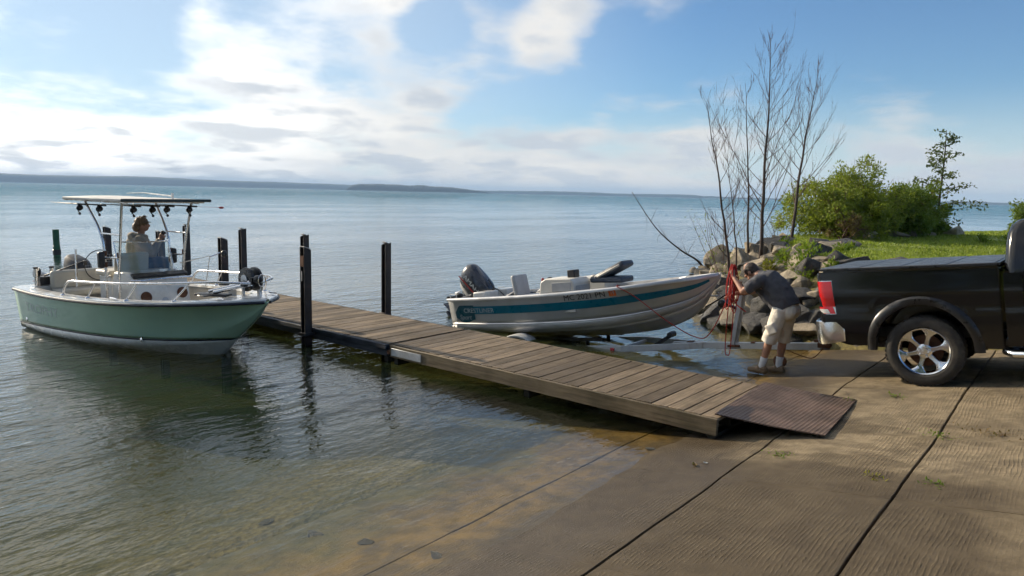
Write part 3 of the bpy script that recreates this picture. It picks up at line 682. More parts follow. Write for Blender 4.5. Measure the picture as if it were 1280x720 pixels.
for tries in range(4000):
    x = rr.uniform(12.5, 22.6); ysh = interp(SX, SY, x); y = ysh - rr.uniform(-.25, 3.1 if x < 21 else 3.9)
    if x < 14.5: y = rr.uniform(2.2, ysh + .3)
    z = ground_z(x, y)
    if z > 1.36 or z < -.4: continue
    if min((x - a) ** 2 + (y - b_) ** 2 for a, b_ in placed) < (.38 if x < 16 else .48) ** 2: continue
    w = rr.uniform(.38, .72); placed.append((x, y)); cnt += 1
    random.seed(tries); rock(x, y, z + rr.uniform(-.05, .1), w, w * rr.uniform(.5, .8), None, 'stone' if rr.random() < .6 else 'stonedark', zone=('beside the ramp edge' if x < 14.3 else 'near the lawn corner' if x < 17 else 'below the bare trees' if x < 22.5 else 'along the shore behind the shrubs'))
    if cnt > 90: break
for px, (x, y, z, w, h) in enumerate([(23.6, 5.4, 1.45, .9, .35), (25.4, 5.1, 1.45, 1.1, .4), (26.6, 4.9, 1.42, .7, .3), (29.5, 4.25, 1.42, 1.3, .6), (27.8, 4.6, 1.42, .7, .3)]):
    rock(x, y, z, w, h, None, 'stone', ['pale flat rock at the lawn edge below the willow shrub', 'long pale rock at the lawn edge below the green shrub', 'small rock beside the long pale one at the lawn edge', 'pale triangular rock at the lawn edge below the cherry tree', 'little rock between the two larger ones at the lawn edge'][px])
# stones lying on the bottom in the shallows
for k, (x, y, w) in enumerate([(3.15, 5.25, .14), (3.17, 4.58, .17), (3.27, 4.05, .15), (3.32, 3.36, .13), (6.2, 3.25, .12)]):
    me = RM[(k + 2, 'stonedark')].copy(); me.materials.clear(); me.materials.append(MT['stonewet'])
    o = bpy.data.objects.new('lake_stone', me); COL.objects.link(o); o.location = (x, y, ramp_z(x, y) + .004); o.scale = (w * .55, w * .42, .016); o.rotation_euler = (0, 0, k * 1.3)
    tag(o, ['dark stone under the shallows below the white boat reflection', 'dark stone under the shallows, second of the row', 'dark stone under the shallows, third of the row', 'grey stone at the water edge at the bottom of the picture', 'small stone lying at the water edge near the dock end'][k], 'stone', 'stones in the shallows')
# ------------------------------------------------------------------ vegetation
def leaf(bb, p, d, up, L, w):
    d = d.normalized(); s = d.cross(up)
    if s.length < 1e-3: s = d.orthogonal()
    s.normalize(); n_ = s.cross(d); m = p + d * L * .5
    bb.add([p, m + s * w * .5 - n_ * w * .12, p + d * L, m - s * w * .5 - n_ * w * .12], [(0, 1, 2), (0, 2, 3)])
def rdir(r_): return V((r_.gauss(0, 1), r_.gauss(0, 1), r_.gauss(0, 1))).normalized()
def bare_tree(x, y, h, lean, label, seed, r0=.05, spread=1.0, first=.18, nb=26):
    r_ = random.Random(seed); z0 = ground_z(x, y) - .1
    root = empty('bare_tree', (x, y, z0), label=label, cat='tree', group='bare trees on the bank'); H = h - z0
    pts = []; wx = wy = 0
    for i in range(15):
        t_ = i / 14; wx += r_.gauss(0, .022) * H / 6; wy += r_.gauss(0, .022) * H / 6
        pts.append(V((lean[0] * t_ ** 1.2 + wx, lean[1] * t_ ** 1.2 + wy, H * t_)))
    rad = [r0 * (1 - i / 14) ** .9 + .003 for i in range(15)]
    tb = MB(); tb.tube(pts, rad, 7); tb.build('trunk', 'bark', root, angle=60)
    cb = MB()
    def at(t_):
        f = t_ * 14; i = min(int(f), 13); return pts[i].lerp(pts[i + 1], f - i)
    def branch(p, d, L, r, lv):
        n_ = 7 if lv == 0 else 5; q = [p.copy()]; dd = d.copy(); pos = p.copy()
        for i in range(n_):
            dd = (dd + V((r_.gauss(0, .07), r_.gauss(0, .07), .10 + r_.gauss(0, .05)))).normalized(); pos = pos + dd * (L / n_); q.append(pos.copy())
        cb.tube(q, [max(r * (1 - i / (n_ + .8)), .0016) for i in range(n_ + 1)], 4 if lv else 5, False)
        if lv < 2:
            for k in range(r_.randint(5, 8) if lv == 0 else r_.randint(2, 3)):
                i = r_.randint(1, n_ - 1); sd = rdir(r_); nd = ((q[i + 1] - q[i]).normalized() + sd * .5 + V((0, 0, .22))).normalized()
                branch(q[i].lerp(q[i + 1], r_.random()), nd, L * r_.uniform(.28, .5), max(r * .42, .0028), lv + 1)
    for k in range(nb):
        t_ = first + (.97 - first) * ((k + r_.random()) / nb); a = r_.uniform(0, 6.283)
        up_ = .50 + .9 * t_; d = V((math.cos(a), math.sin(a), up_)).normalized()
        L = H * spread * (.34 * (1 - t_) ** .8 + .07) * r_.uniform(.65, 1.25)
        branch(at(t_), d, L, (r0 * (1 - t_) * .26 + .0042) * r_.uniform(.7, 1.1), 0)
    cb.build('branches', 'twig', root, angle=80)
bare_tree(19.35, 7.1, 6.75, (-.1, .1), 'tallest bare tree standing at the middle of the rock bank', 11, .052, 1.2, .14, 30)
bare_tree(21.0, 6.9, 6.1, (.35, -.25), 'bare tree on the bank closest to the willow shrub', 23, .048, 1.2, .20, 23)
bare_tree(17.05, 7.0, 4.8, (-.55, .75), 'leaning bare tree at the lake end of the bank', 37, .038, 1.0, .15, 17)
bare_tree(19.6, 7.5, 5.6, (-.5, .35), 'slender bare tree close beside the tallest one', 41, .034, .8, .3, 12)
bare_tree(18.1, 7.25, 3.6, (-.2, .35), 'thin low bare sapling between the leaning tree and the tallest', 53, .022, .9, .2, 10)
# a few young leaves round the saplings
def sprig(name, x, y, z, h, n, label, mk, seed, spread=.35, L=.05, cat='plant', group=None, stems=4):
    r_ = random.Random(seed); root = empty(name, (x, y, z), label=label, cat=cat, group=group); sb = MB(); lb = MB()
    for s in range(stems):
        d = V((r_.gauss(0, spread), r_.gauss(0, spread), h)); q = [V((0, 0, 0)), d * .5 + V((r_.gauss(0, .05), r_.gauss(0, .05), 0)), d]
        q = catmull(q, 3); sb.tube(q, [.007 * (1 - i / len(q)) + .002 for i in range(len(q))], 4, False)
        for k in range(n // stems):
            t_ = r_.uniform(.15, 1); i = min(int(t_ * (len(q) - 1)), len(q) - 2); p = q[i].lerp(q[i + 1], r_.random())
            leaf(lb, p + rdir(r_) * spread * .35 * r_.random(), (rdir(r_) + V((0, 0, .25))), V((0, 0, 1)), L * r_.uniform(.7, 1.4), L * r_.uniform(.35, .6))
    sb.build('stem', 'twig', root, angle=80); lb.build('leaves', mk, root, smooth=False, fix=False)
    return root
sprig('sapling', 17.6, 7.4, .2, 1.9, 240, 'pale leafy sapling in front of the leaning bare tree', 'willow', 3, .45, .07, stems=6)
sprig('sapling', 20.0, 7.7, .6, 1.5, 150, 'pale leafy sapling beside the tallest bare tree', 'willow', 4, .5, .06, stems=5)
sprig('sapling', 21.9, 7.4, .8, 1.3, 150, 'yellowish sapling left of the willow shrub', 'yellowweed', 8, .45, .05, stems=6)

def shrub(name, x, y, rx, ry, h, n, mk, label, seed, L=.09, clumps=60, ragged=.25, cat='shrub', group=None, width=.34, base=.0):
    r_ = random.Random(seed); z0 = ground_z(x, y) + base; root = empty(name, (x, y, z0), label=label, cat=cat, group=group)
    sb = MB(); lb = MB(); cl = []
    for k in range(clumps):
        while True:
            q = V((r_.uniform(-1, 1), r_.uniform(-1, 1), r_.uniform(0, 1)))
            if q.x ** 2 + q.y ** 2 + (q.z * .98) ** 2 < 1 and q.x ** 2 + q.y ** 2 + q.z ** 2 > .14: break
        k_ = 1 + r_.gauss(0, ragged * .5); c = V((q.x * rx * k_, q.y * ry * k_, .12 + q.z * h * k_)); cl.append((c, r_.uniform(.55, 1.15) * .22 * h))
    for s in range(14):
        c, cr = r_.choice(cl); a = r_.uniform(0, 6.28); p = V((math.cos(a) * rx * .2 * r_.random(), math.sin(a) * ry * .2 * r_.random(), 0))
        q = catmull([p, p.lerp(c, .5) + V((r_.gauss(0, .1), r_.gauss(0, .1), .15)), c], 4)
        sb.tube(q, [.028 * (1 - i / len(q)) + .004 for i in range(len(q))], 5, False)
    for c, cr in cl:                 # twigs thread each clump
        for s in range(4):
            e = c + rdir(r_) * cr * 1.2 + V((0, 0, cr * .5)); sb.tube([c - (e - c) * .4, c, e], [.006, .005, .002], 3, False)
    per = n // clumps
    for c, cr in cl:
        for k in range(per):
            d = rdir(r_); p = c + V((d.x, d.y, d.z * .85)) * cr * (r_.random() ** .45) * 1.1
            if p.z < .02: continue
            out = (p - V((0, 0, h * .3))).normalized()
            leaf(lb, p, out * .7 + rdir(r_) + V((0, 0, -.2)), (out + rdir(r_) * .8).normalized(), L * r_.uniform(.6, 1.35), L * width * r_.uniform(.8, 1.3))
    sb.build('stems', 'twig', root, angle=80); lb.build('foliage', mk, root, smooth=False, fix=False); return root
shrub('willow_shrub', 23.3, 6.2, 1.9, 1.5, 1.85, 17000, 'willow', 'large yellow-green willow shrub right of the bare trees', 61, .115, 95, .3, width=.36)
shrub('willow_shrub', 25.2, 6.1, 1.6, 1.4, 2.1, 14000, 'willow', 'taller willow shrub with a pointed top in the middle of the thicket', 62, .115, 80, .34, width=.36)
shrub('green_shrub', 26.6, 5.3, 1.5, 1.2, 1.55, 13000, 'green1', 'dark green rounded shrub at the lawn edge below the cherry tree', 63, .11, 70, .22, width=.5)
shrub('green_shrub', 28.5, 5.1, 1.4, 1.1, 1.4, 10000, 'green1', 'low dark shrub at the foot of the cherry tree', 64, .11, 55, .3, width=.5)
shrub('brown_shrub', 21.6, 5.6, .7, .6, .8, 1500, 'dryweed', 'small reddish dry shrub at the left foot of the willow', 65, .08, 18, .3)
shrub('green_shrub', 37.2, 2.2, 1.0, .9, 1.25, 3200, 'green1', 'green shrub at the picture edge just above the truck cab', 66, .13, 36, .3, width=.45)
# cherry: a clear stem with tiers of drooping leafy sprays
def cherry(x, y, h, seed, label):
    r_ = random.Random(seed); z0 = ground_z(x, y); root = empty('cherry_tree', (x, y, z0), label=label, cat='tree'); sb = MB(); lb = MB()
    pts = catmull([(0, 0, 0), (.05, .05, h * .35), (-.08, 0, h * .7), (-.05, .03, h)], 5); n_ = len(pts)
    sb.tube(pts, [.05 * (1 - i / n_) + .006 for i in range(n_)], 6); sb.build('trunk', 'bark', root, angle=60); bb = MB()
    for k in range(46):
        t_ = .10 + .88 * (k + r_.random()) / 46; i = min(int(t_ * (n_ - 1)), n_ - 2); p = pts[i]
        a = r_.uniform(0, 6.28); L = h * (.36 * (1 - t_) + .06) * r_.uniform(.6, 1.3); d = V((math.cos(a), math.sin(a), .55 * r_.uniform(.3, 1.3)))
        q = [p]; dd = d.normalized()
        for s in range(5): dd = (dd + V((r_.gauss(0, .1), r_.gauss(0, .1), -.06))).normalized(); q.append(q[-1] + dd * L / 5)
        bb.tube(q, [.011 * (1 - s / 6) + .002 for s in range(6)], 4, False)
        for s in range(int(46 * (1 - .72 * t_))):
            j = r_.randint(1, 4); pp = q[j].lerp(q[j + 1], r_.random()) + rdir(r_) * .10
            leaf(lb, pp, rdir(r_) + V((0, 0, -.4)), rdir(r_), .14 * r_.uniform(.6, 1.25), .07 * r_.uniform(.7, 1.2))
    bb.build('branches', 'bark', root, angle=80); lb.build('foliage', 'cherry', root, smooth=False, fix=False)
cherry(29.7, 4.55, 3.7, 71, 'slim dark-leaved cherry tree rising above the shrubs at right')
def offscreen_tree(x, y, h, rad_, seed, label):  # out-of-view tree, added so the truck side has something dark to reflect
    r_ = random.Random(seed); z0 = ground_z(x, y); root = empty('added_offscreen_tree', (x, y, z0), label=label, cat='tree', group='unseen trees added for the dark truck reflection'); tb = MB(); lb = MB(); cl = []
    tb.tube(catmull([(0, 0, -.2), (.1, .05, h * .3), (-.05, .1, h * .6), (0, 0, h * .85)], 4), [.2 - .012 * i for i in range(13)], 8)
    for k in range(46):
        d = rdir(r_); c = V((d.x * rad_ * .85, d.y * rad_ * .85, h * .56 + d.z * h * .42)) ; cl.append(c)
        if k < 14: tb.tube([(0, 0, h * .35), V((0, 0, h * .45)).lerp(c, .5), c], [.06, .035, .008], 5, False)
    tb.build('trunk', 'bark', root, angle=60)
    for c in cl:
        for k in range(70):
            d = rdir(r_); leaf(lb, c + d * rad_ * .42 * r_.random() ** .4, rdir(r_), rdir(r_), .42 * r_.uniform(.6, 1.3), .30 * r_.uniform(.7, 1.2))
    lb.build('crown', 'green1', root, smooth=False, fix=False)
for k, (x, y, h, rd, lab) in enumerate([(-10.5, 5.0, 8, 2.8, 'unseen broadleaf tree nearest the lake, added for the truck reflection'), (-11.5, 1.0, 9, 3.0, 'second unseen broadleaf tree from the lake, added for the truck reflection'), (-10.8, -3.2, 8.5, 3.0, 'third unseen broadleaf tree from the lake, added for the truck reflection'), (-11.5, -7.5, 9, 3.1, 'fourth unseen broadleaf tree from the lake, added for the truck reflection'), (-10.5, -12, 9, 3.2, 'unseen broadleaf tree farthest from the lake, added for the truck reflection')]):
    offscreen_tree(x, y, h, rd, 300 + k, lab)
# leafy weeds between the boulders
W_ = [(15.15, 4.55, 1.25, .5, 'weed', 'bright leafy weed clump below the pointed boulder'), (14.6, 4.55, 1.05, .5, 'weed', 'bright leafy weed clump above the truck tail light'), (15.4, 5.1, 1.15, .45, 'weed', 'leafy weed between the dark block and the pointed boulder'),
      (15.1, 5.35, 1.0, .28, 'yellowweed', 'yellow flowering weed behind the man\'s back'), (19.4, 6.5, 1.25, .3, 'weed', 'low green weed between the topmost boulders'), (16.2, 4.25, 1.35, .32, 'weed', 'weed clump at the lawn corner beside the pointed boulder'), (14.3, 4.3, .95, .4, 'weed', 'lower weed clump beside the truck tail light'),
      (17.5, 4.4, 1.36, .25, 'weed', 'low weed at the lawn edge near the beige slab'), (13.9, 3.75, 1.2, .28, 'weed', 'small weed behind the truck bed corner'), (24.5, 2.6, 1.38, .32, 'weed', 'taller tuft standing on the lawn'), (27.5, 2.2, 1.38, .3, 'weed', 'small tuft on the lawn nearest the truck cab')]
for k, (x, y, z, s, mk, lab) in enumerate(W_):
    r_ = random.Random(80 + k); root = empty('weed', (x, y, z), label=lab, cat='weed', group='weeds among the boulders'); lb = MB(); sb = MB()
    for j in range(int(240 * s / .4)):
        d = rdir(r_); d.z = abs(d.z); p = V((d.x * s * .55, d.y * s * .55, d.z * s * .8)) * r_.random() ** .5
        leaf(lb, p, d + rdir(r_) * .6, V((0, 0, 1)) + rdir(r_) * .5, .075 * r_.uniform(.6, 1.5), .045 * r_.uniform(.6, 1.4))
    for j in range(8):
        d = rdir(r_); d.z = abs(d.z) + .4; sb.tube([V((0, 0, -.1)), d * s * .35, d * s * .7], .003, 3, False)
    sb.build('stem', 'twig', root); lb.build('leaves', mk, root, smooth=False, fix=False)
# small weeds growing in the joints of the ramp
for k, (x, y, n, s, mk, lab) in enumerate([(6.42, 2.06, 26, .055, 'weed', 'small green weed on the ramp below the tread plate'), (6.05, 1.20, 16, .045, 'yellowweed', 'flattened yellowish weed on the damp concrete'), (6.05, .78, 18, .045, 'weed', 'flat weed on the damp slab at right'), (7.62, .52, 60, .07, 'weed', 'dry grass tuft in the joint at the right picture edge'),
        (7.47, .92, 40, .05, 'weed', 'thin weeds along the joint near the slab corner'), (8.95, 1.62, 26, .055, 'weed', 'small weed on the concrete in front of the rear wheel'), (8.68, 2.06, 16, .04, 'weed', 'weed tuft at the far edge of the tread plate')]):
    r_ = random.Random(200 + k); root = empty('ramp_weed', (x, y, ramp_z(x, y)), (0, 0, 0), lab, 'weed', 'weeds in the ramp joints'); lb = MB(); sb = MB()
    ex, ey = (1, 2.6) if k in (3, 4) else (1, 1)
    for j in range(n * 2):
        p = V((r_.gauss(0, s) * ex, r_.gauss(0, s) * ey, .004)); d = rdir(r_); d.z = abs(d.z) * .7
        leaf(lb, p + V((0, 0, r_.random() * .012)), d, V((0, 0, 1)), .032 * r_.uniform(.6, 1.5), .012 * r_.uniform(.8, 1.5))
    for j in range(5):
        a = r_.uniform(0, 6.28); sb.tube([(0, 0, 0), (math.cos(a) * s * .5, math.sin(a) * s * .5, .01), (math.cos(a) * s, math.sin(a) * s, .006)], .0015, 3, False)
    sb.build('stem', 'twig', root); lb.build('leaves', mk if k != 3 else 'dryweed', root, smooth=False, fix=False)
# leaf litter scraps on the ramp
for k, (x, y, lab) in enumerate([(5.85, 2.62, 'curled brown leaf lying on wet concrete near the dock end'), (5.95, 2.56, 'pale scrap beside the curled brown leaf')]):
    bb = MB(); r_ = random.Random(k); q = [[V((a * .045 * math.cos(.5 * w_), w_ * .022 * (1 - abs(a) ** 2), .012 * w_ * w_ + .01 * abs(a))) for w_ in (-1, -.3, .3, 1)] for a in (-1, -.5, 0, .5, 1)]
    bb.loft(q, False, False); o = bb.build('fallen_leaf', 'dryweed' if k == 0 else 'letterswhite', angle=80, fix=False); o.location = (x, y, ramp_z(x, y) + .004); o.rotation_euler = (0, 0, k + .7); o.scale = (1 - .45 * k,) * 3
    tag(o, lab, 'leaf')
# dead branch standing out of the water
db = empty('dead_branch', (22.4, 10.25, 0), label='bare dead branch leaning out over the water left of the rocks', cat='branch')
bb = MB(); r_ = random.Random(9)
main = catmull([(.35, -.15, -.1), (-.1, .05, .40), (-1.05, .25, .81), (-1.8, .75, 1.50), (-2.04, 1.55, 2.63)], 5)
bb.tube(main, [.038 * (1 - i / len(main)) + .006 for i in range(len(main))], 6); bb.build('limb', 'deadwood', db, angle=60)
bb = MB()
for k in range(16):
    i = r_.randint(2, len(main) - 3); p = main[i]; d = rdir(r_) + V((0, 0, .1)); q = [p]
    for s in range(4): d = (d.normalized() + rdir(r_) * .25); q.append(q[-1] + d.normalized() * .17)
    bb.tube(q, [.009, .007, .005, .004, .002], 4, False)
tag(bb.build('twigs', 'deadwood', db, angle=80), kind='stuff')
# the lawn
bb = MB(); r_ = random.Random(4)
for k in range(52000):
    x = 13.0 + 24 * r_.random() ** 1.15; y = r_.uniform(-1.5, interp(SX, SY, x) - 2.5); z = ground_z(x, y)
    if z < 1.15: continue
    h_ = r_.uniform(.035, .085) * (1.25 if noise.noise(V((x, y, 0)) * .9) > .1 else .8); a = r_.uniform(0, 3.14); w_ = .013 + .0006 * x
    p = V((x, y, z - .01)); q = V((math.cos(a) * w_, math.sin(a) * w_, 0)); tip = V((r_.gauss(0, .025), r_.gauss(0, .025), h_))
    bb.add([p - q, p + q, p + tip], [(0, 1, 2)])
tag(bb.build('grass', 'blade', smooth=False, fix=False), 'short green lawn grass on the shore beyond the truck', 'grass', kind='stuff')
# ------------------------------------------------------------------ pickup truck (x forward, y left, z up; origin on the ground under the rear axle)
PIT = -math.atan(.16)
truck = empty('pickup_truck', (10.51, 1.41, ramp_plane(10.5, 1.41) + und(9.6, 1.41)), (0, PIT, R(-90)), 'black crew cab pickup with folding bed cover, backed down the ramp', 'pickup truck')
HW = 1.0
def side_y(z, x=0):       # half width at height: tumblehome below and above a shoulder
    return HW - .055 * sstep(.75, .42, z) - .03 * sstep(1.1, 1.42, z) - .012 * math.exp(-((z - .98) / .05) ** 2)
def sstep(a, b_, x):
    if a > b_: return 1 - sstep(b_, a, x)
    t_ = min(max((x - a) / (b_ - a), 0.0), 1.0); return t_ * t_ * (3 - 2 * t_)
def panel(bb, x0, x1, zlo, zhi, s, rows=14, dx=.045, yoff=0.0, zfun=None):
    """one curved body side between x0 and x1, its lower edge given by zlo(x)"""
    n = max(2, int((x1 - x0) / dx)); secs = []
    for i in range(n + 1):
        x = lerp(x0, x1, i / n); a = zlo(x); c = zhi(x) if callable(zhi) else zhi
        secs.append([V((x, s * (side_y(lerp(a, c, j / rows), x) + yoff), lerp(a, c, j / rows))) for j in range(rows + 1)])
    bb.loft(secs, False, False, flip=(s < 0))
def arch(xc, rad, base):
    def f(x):
        d = abs(x - xc)
        return max(base, (.47 + math.sqrt(max(rad * rad - d * d, 0)) * 1.0)) if d < rad else base
    return f
RAIL = 1.40; AR = .525
WB = 3.57
bed = MB()
zl = arch(0, AR, .47)
for s in (-1, 1):
    panel(bed, -1.07, .79, lambda x: max(zl(x), .47 + (.08 * sstep(-.8, -1.07, x))), RAIL, s)
    # wheel tub
    n = 18; secs = []
    for i in range(n + 1):
        a = math.pi * i / n; secs.append([V((-math.cos(a) * AR, s * (side_y(.47 + math.sin(a) * AR) - .004), .47 + math.sin(a) * AR)), V((-math.cos(a) * AR, s * .60, .47 + math.sin(a) * AR))])
    bed.loft(secs, False, False, flip=(s > 0))
    bed.add([V((-math.cos(math.pi * i / 18) * (AR + .05), s * .60, .47 + math.sin(math.pi * i / 18) * (AR + .05))) for i in range(19)] + [V((.6, s * .6, .40)), V((-.6, s * .6, .40))], [tuple(range(21))])
    # rolled rear corner
    secs = []
    for i in range(7):
        a = R(90) * i / 6; secs.append([V((-1.07 - .075 * math.sin(a), s * (side_y(z) - .075 + .075 * math.cos(a)), z)) for z in [lerp(.55, RAIL, j / 8) for j in range(9)]])
    bed.loft(secs, False, False, flip=(s > 0))
    bed.box((.79, s * (HW - .15), .95), (.01, .26, .9)); bed.box((-.135, s * (HW - .065), RAIL + .003), (1.85, .09, .03))
bed.box((.79, 0, .95), (.02, 1.9, .86))
bed.build('bed', 'truck', truck, angle=32)
tg = MB(); tg.box((-1.135, 0, 1.0), (.05, 1.84, .78)); tailgate = tg.build('tailgate', 'truck', truck, bevel=.02)
one(lambda q: q.box((-1.165, 0, 1.18), (.02, .3, .09)), 'handle', 'chrome', tailgate, bevel=.008)
one(lambda q: q.box((-.2, 0, .62), (1.7, 1.5, .12)), 'bed_floor', 'under', truck)
for k in range(4):      # folding bed cover
    x0 = -1.12 + k * .474
    one(lambda q: q.box((x0 + .234, 0, RAIL + .033), (.454, 1.80, .028)), 'cover_panel', 'tonneau', truck, bevel=.008)
one(lambda q: [q.box((x, 0, RAIL + .03), (.04, 1.8, .03)) for x in (-1.125, .79)] + [q.box((-.165, s * .905, RAIL + .026), (1.89, .03, .03)) for s in (-1, 1)], 'cover_frame', 'flare', truck, bevel=.004)
for s in (-1, 1):       # tail lights wrap the rear corners
    def lamp(q, z0, z1, y_out, x_in, back=.086):
        secs = []
        for i in range(12):
            a = i / 11
            if a < .5: x = lerp(x_in, -1.07, a * 2); ins = 0
            else: x = -1.07 - back * math.sin((a - .5) * math.pi); ins = .085 * (1 - math.cos((a - .5) * math.pi))
            lean = .03
            secs.append([V((x + lean * (1 - j / 6), s * (side_y(lerp(z0, z1, j / 6)) + y_out - ins), lerp(z0, z1, j / 6))) for j in range(7)])
        q.loft(secs, False, False, flip=(s > 0))
    bez = one(lambda q: lamp(q, .868, 1.295, .004, -.967), 'tail_light', 'chrome', truck, angle=50)
    one(lambda q: lamp(q, .962, 1.286, .012, -.972, .09), 'red_lens', 'lensred', bez, angle=50)
    one(lambda q: lamp(q, .880, .935, .0125, -1.035, .0905), 'reversing_lens', 'lensclear', bez, angle=50)
    one(lambda q: lamp(q, .874, .961, .011, -.974, .088), 'lower_lens', 'lensred', bez, angle=50)
# chrome rear bumper, wrapping forward along the side
bp = MB(); prof = [(-.01, .49), (.012, .475), (.022, .52), (.030, .65), (.022, .765), (-.01, .785)]
path = [(-.86, HW - .035), (-.98, HW - .02), (-1.10, HW - .03), (-1.19, HW - .10), (-1.235, HW - .25), (-1.245, .45), (-1.245, -.45), (-1.235, -HW + .25), (-1.19, -HW + .10), (-1.10, -HW + .03), (-.98, -HW + .02), (-.86, -HW + .035)]
path = [(p.x, p.y) for p in catmull([(a, c, 0) for a, c in path], 4)]; secs = []
for i, (x, y) in enumerate(path):
    a = V((path[max(i - 1, 0)][0], path[max(i - 1, 0)][1])); c = V((path[min(i + 1, len(path) - 1)][0], path[min(i + 1, len(path) - 1)][1])); d = (c - a).normalized(); nrm = V((-d.y, d.x)) * -1
    if nrm.dot(V((x + .2, y))) < 0: nrm = -nrm
    side = min(1, max(0, (x + 1.12) / .26)); lo = lerp(0, .05, side)
    secs.append([V((x + nrm.x * o_, y + nrm.y * o_, z + lo * (1 if z < .6 else 0))) for o_, z in prof])
bp.loft(secs, False, False); bumper = bp.build('rear_bumper', 'chrome', truck, angle=50)
sm = bumper.modifiers.new('thick', 'SOLIDIFY'); sm.thickness = .006
one(lambda q: q.box((-1.15, 0, .765), (.2, 1.5, .02)), 'step_pad', 'black', bumper)
one(lambda q: [q.box((-1.16, 0, .40), (.30, .07, .07)), q.box((-1.33, 0, .36), (.14, .06, .03)), q.lathe([(.012, 0), (.012, .05), (.025, .06), (.025, .09), (.0, .1)], 12, Matrix.Translation((-1.37, 0, .37)))], 'tow_hitch', 'rust', truck)
# cab
cabm = MB(); ROOF = 1.93; CX0, CX1 = .835, 3.0
zs = lambda x: .50
for s in (-1, 1):
    panel(cabm, CX0, CX0 + .17, zs, 1.33, s); panel(cabm, 2.86, 3.02, zs, 1.30, s)
    panel(cabm, CX0 + .17, 2.86, lambda x: .42, .56, s)
secs = []                       # greenhouse roof and rear wall
def cabsec(z):
    t_ = sstep(1.33, ROOF, z); inn = .03 + .20 * ((z - 1.33) / .6) ** 1.2 if z > 1.33 else .03
    return inn
rows = [(1.30, .0), (1.45, .015), (1.62, .03), (1.76, .05), (1.85, .09), (1.90, .15), (1.93, .30)]
def ring(z, back):
    hw = HW - cabsec(z); fx = 3.05 - 1.05 * max(0, (z - 1.3) / .6) ** 1.0; r_ = .10; pts = []
    x0 = CX0 + back
    for cx_, cy_, a0 in ((x0 + r_, hw - r_, 90), (x0 + r_, -hw + r_, 180), (fx - r_, -hw + r_, 270), (fx - r_, hw - r_, 0)):
        for q in range(5): a = R(a0 + q * 22.5); pts.append(V((cx_ + r_ * math.cos(a), cy_ + r_ * math.sin(a), z)))
    return pts
cabm.loft([ring(z, bk) for z, bk in rows], True, True)
low = [ring(1.30, 0)]; 
cabm.box((CX0 + .06, 0, .95), (.1, 1.9, .8)); cabm.box((1.9, 0, .5), (2.2, 1.7, .14))
cab = cabm.build('cab', 'truck', truck, angle=40)
for s in (-1, 1):
    for k, (x0, x1) in enumerate(((CX0 + .18, 1.84), (1.852, 2.86))):
        db_ = MB(); panel(db_, x0, x1, lambda x: .565, 1.345, s, yoff=.003); door = db_.build('door', 'truck', truck, angle=32)
        one(lambda q: q.box(((x0 + .13), s * (HW + .012), 1.16), (.20, .035, .035)), 'handle', 'truck', door, bevel=.012)
        wb = MB(); zt = 1.80
        def wp(x, z): return V((x, s * (HW - cabsec(z) + .006), z))
        if k == 0: quad = [(x0 + .12, 1.40), (x1 - .04, 1.38), (x1 - .04, zt), (x0 + .16, zt - .03)]
        else: quad = [(x0 + .03, 1.38), (x1 - .02, 1.38), (x1 - .62, zt), (x0 + .03, zt)]
        wb.add([wp(*q) for q in quad], [(0, 1, 2, 3)]); wb.build('window', 'darkglass', door)
one(lambda q: q.add([V((CX0 + .018, .7, 1.42)), V((CX0 + .018, -.7, 1.42)), V((CX0 + .048, -.62, 1.76)), V((CX0 + .048, .62, 1.76))], [(0, 1, 2, 3)]), 'rear_window', 'darkglass', cab)
one(lambda q: q.add([V((3.0, .8, 1.37)), V((3.0, -.8, 1.37)), V((2.30, -.68, 1.80)), V((2.30, .68, 1.80))], [(0, 1, 2, 3)]), 'windscreen', 'darkglass', cab)
# nose
ns = MB(); za = arch(WB, AR, .47)
for s in (-1, 1):
    panel(ns, 3.03, 4.45, za, lambda x: 1.30 - .16 * sstep(3.2, 4.5, x), s)
    n = 18; secs = []
    for i in range(n + 1):
        a = math.pi * i / n; secs.append([V((WB - math.cos(a) * AR, s * (side_y(.47 + math.sin(a) * AR) - .004), .47 + math.sin(a) * AR)), V((WB - math.cos(a) * AR, s * .6, .47 + math.sin(a) * AR))])
    ns.loft(secs, False, False, flip=(s > 0))
hood = [[V((x, y, 1.30 - .16 * sstep(3.2, 4.5, x) + .06 * math.cos(y / .96 * 1.5) + (.0 if abs(y) < .94 else -.01))) for y in (-.965, -.8, -.5, -.2, 0, .2, .5, .8, .965)] for x in (2.95, 3.2, 3.6, 4.0, 4.3, 4.45)]
ns.loft(hood, False, False); ns.box((4.45, 0, .88), (.06, 1.86, .62)); ns.build('front_fenders', 'truck', truck, angle=35)
one(lambda q: q.box((4.49, 0, .93), (.04, 1.05, .38)), 'grille', 'chrome', truck, bevel=.03)
one(lambda q: q.box((4.54, 0, .60), (.12, 1.92, .22)), 'front_bumper', 'chrome', truck, bevel=.04)
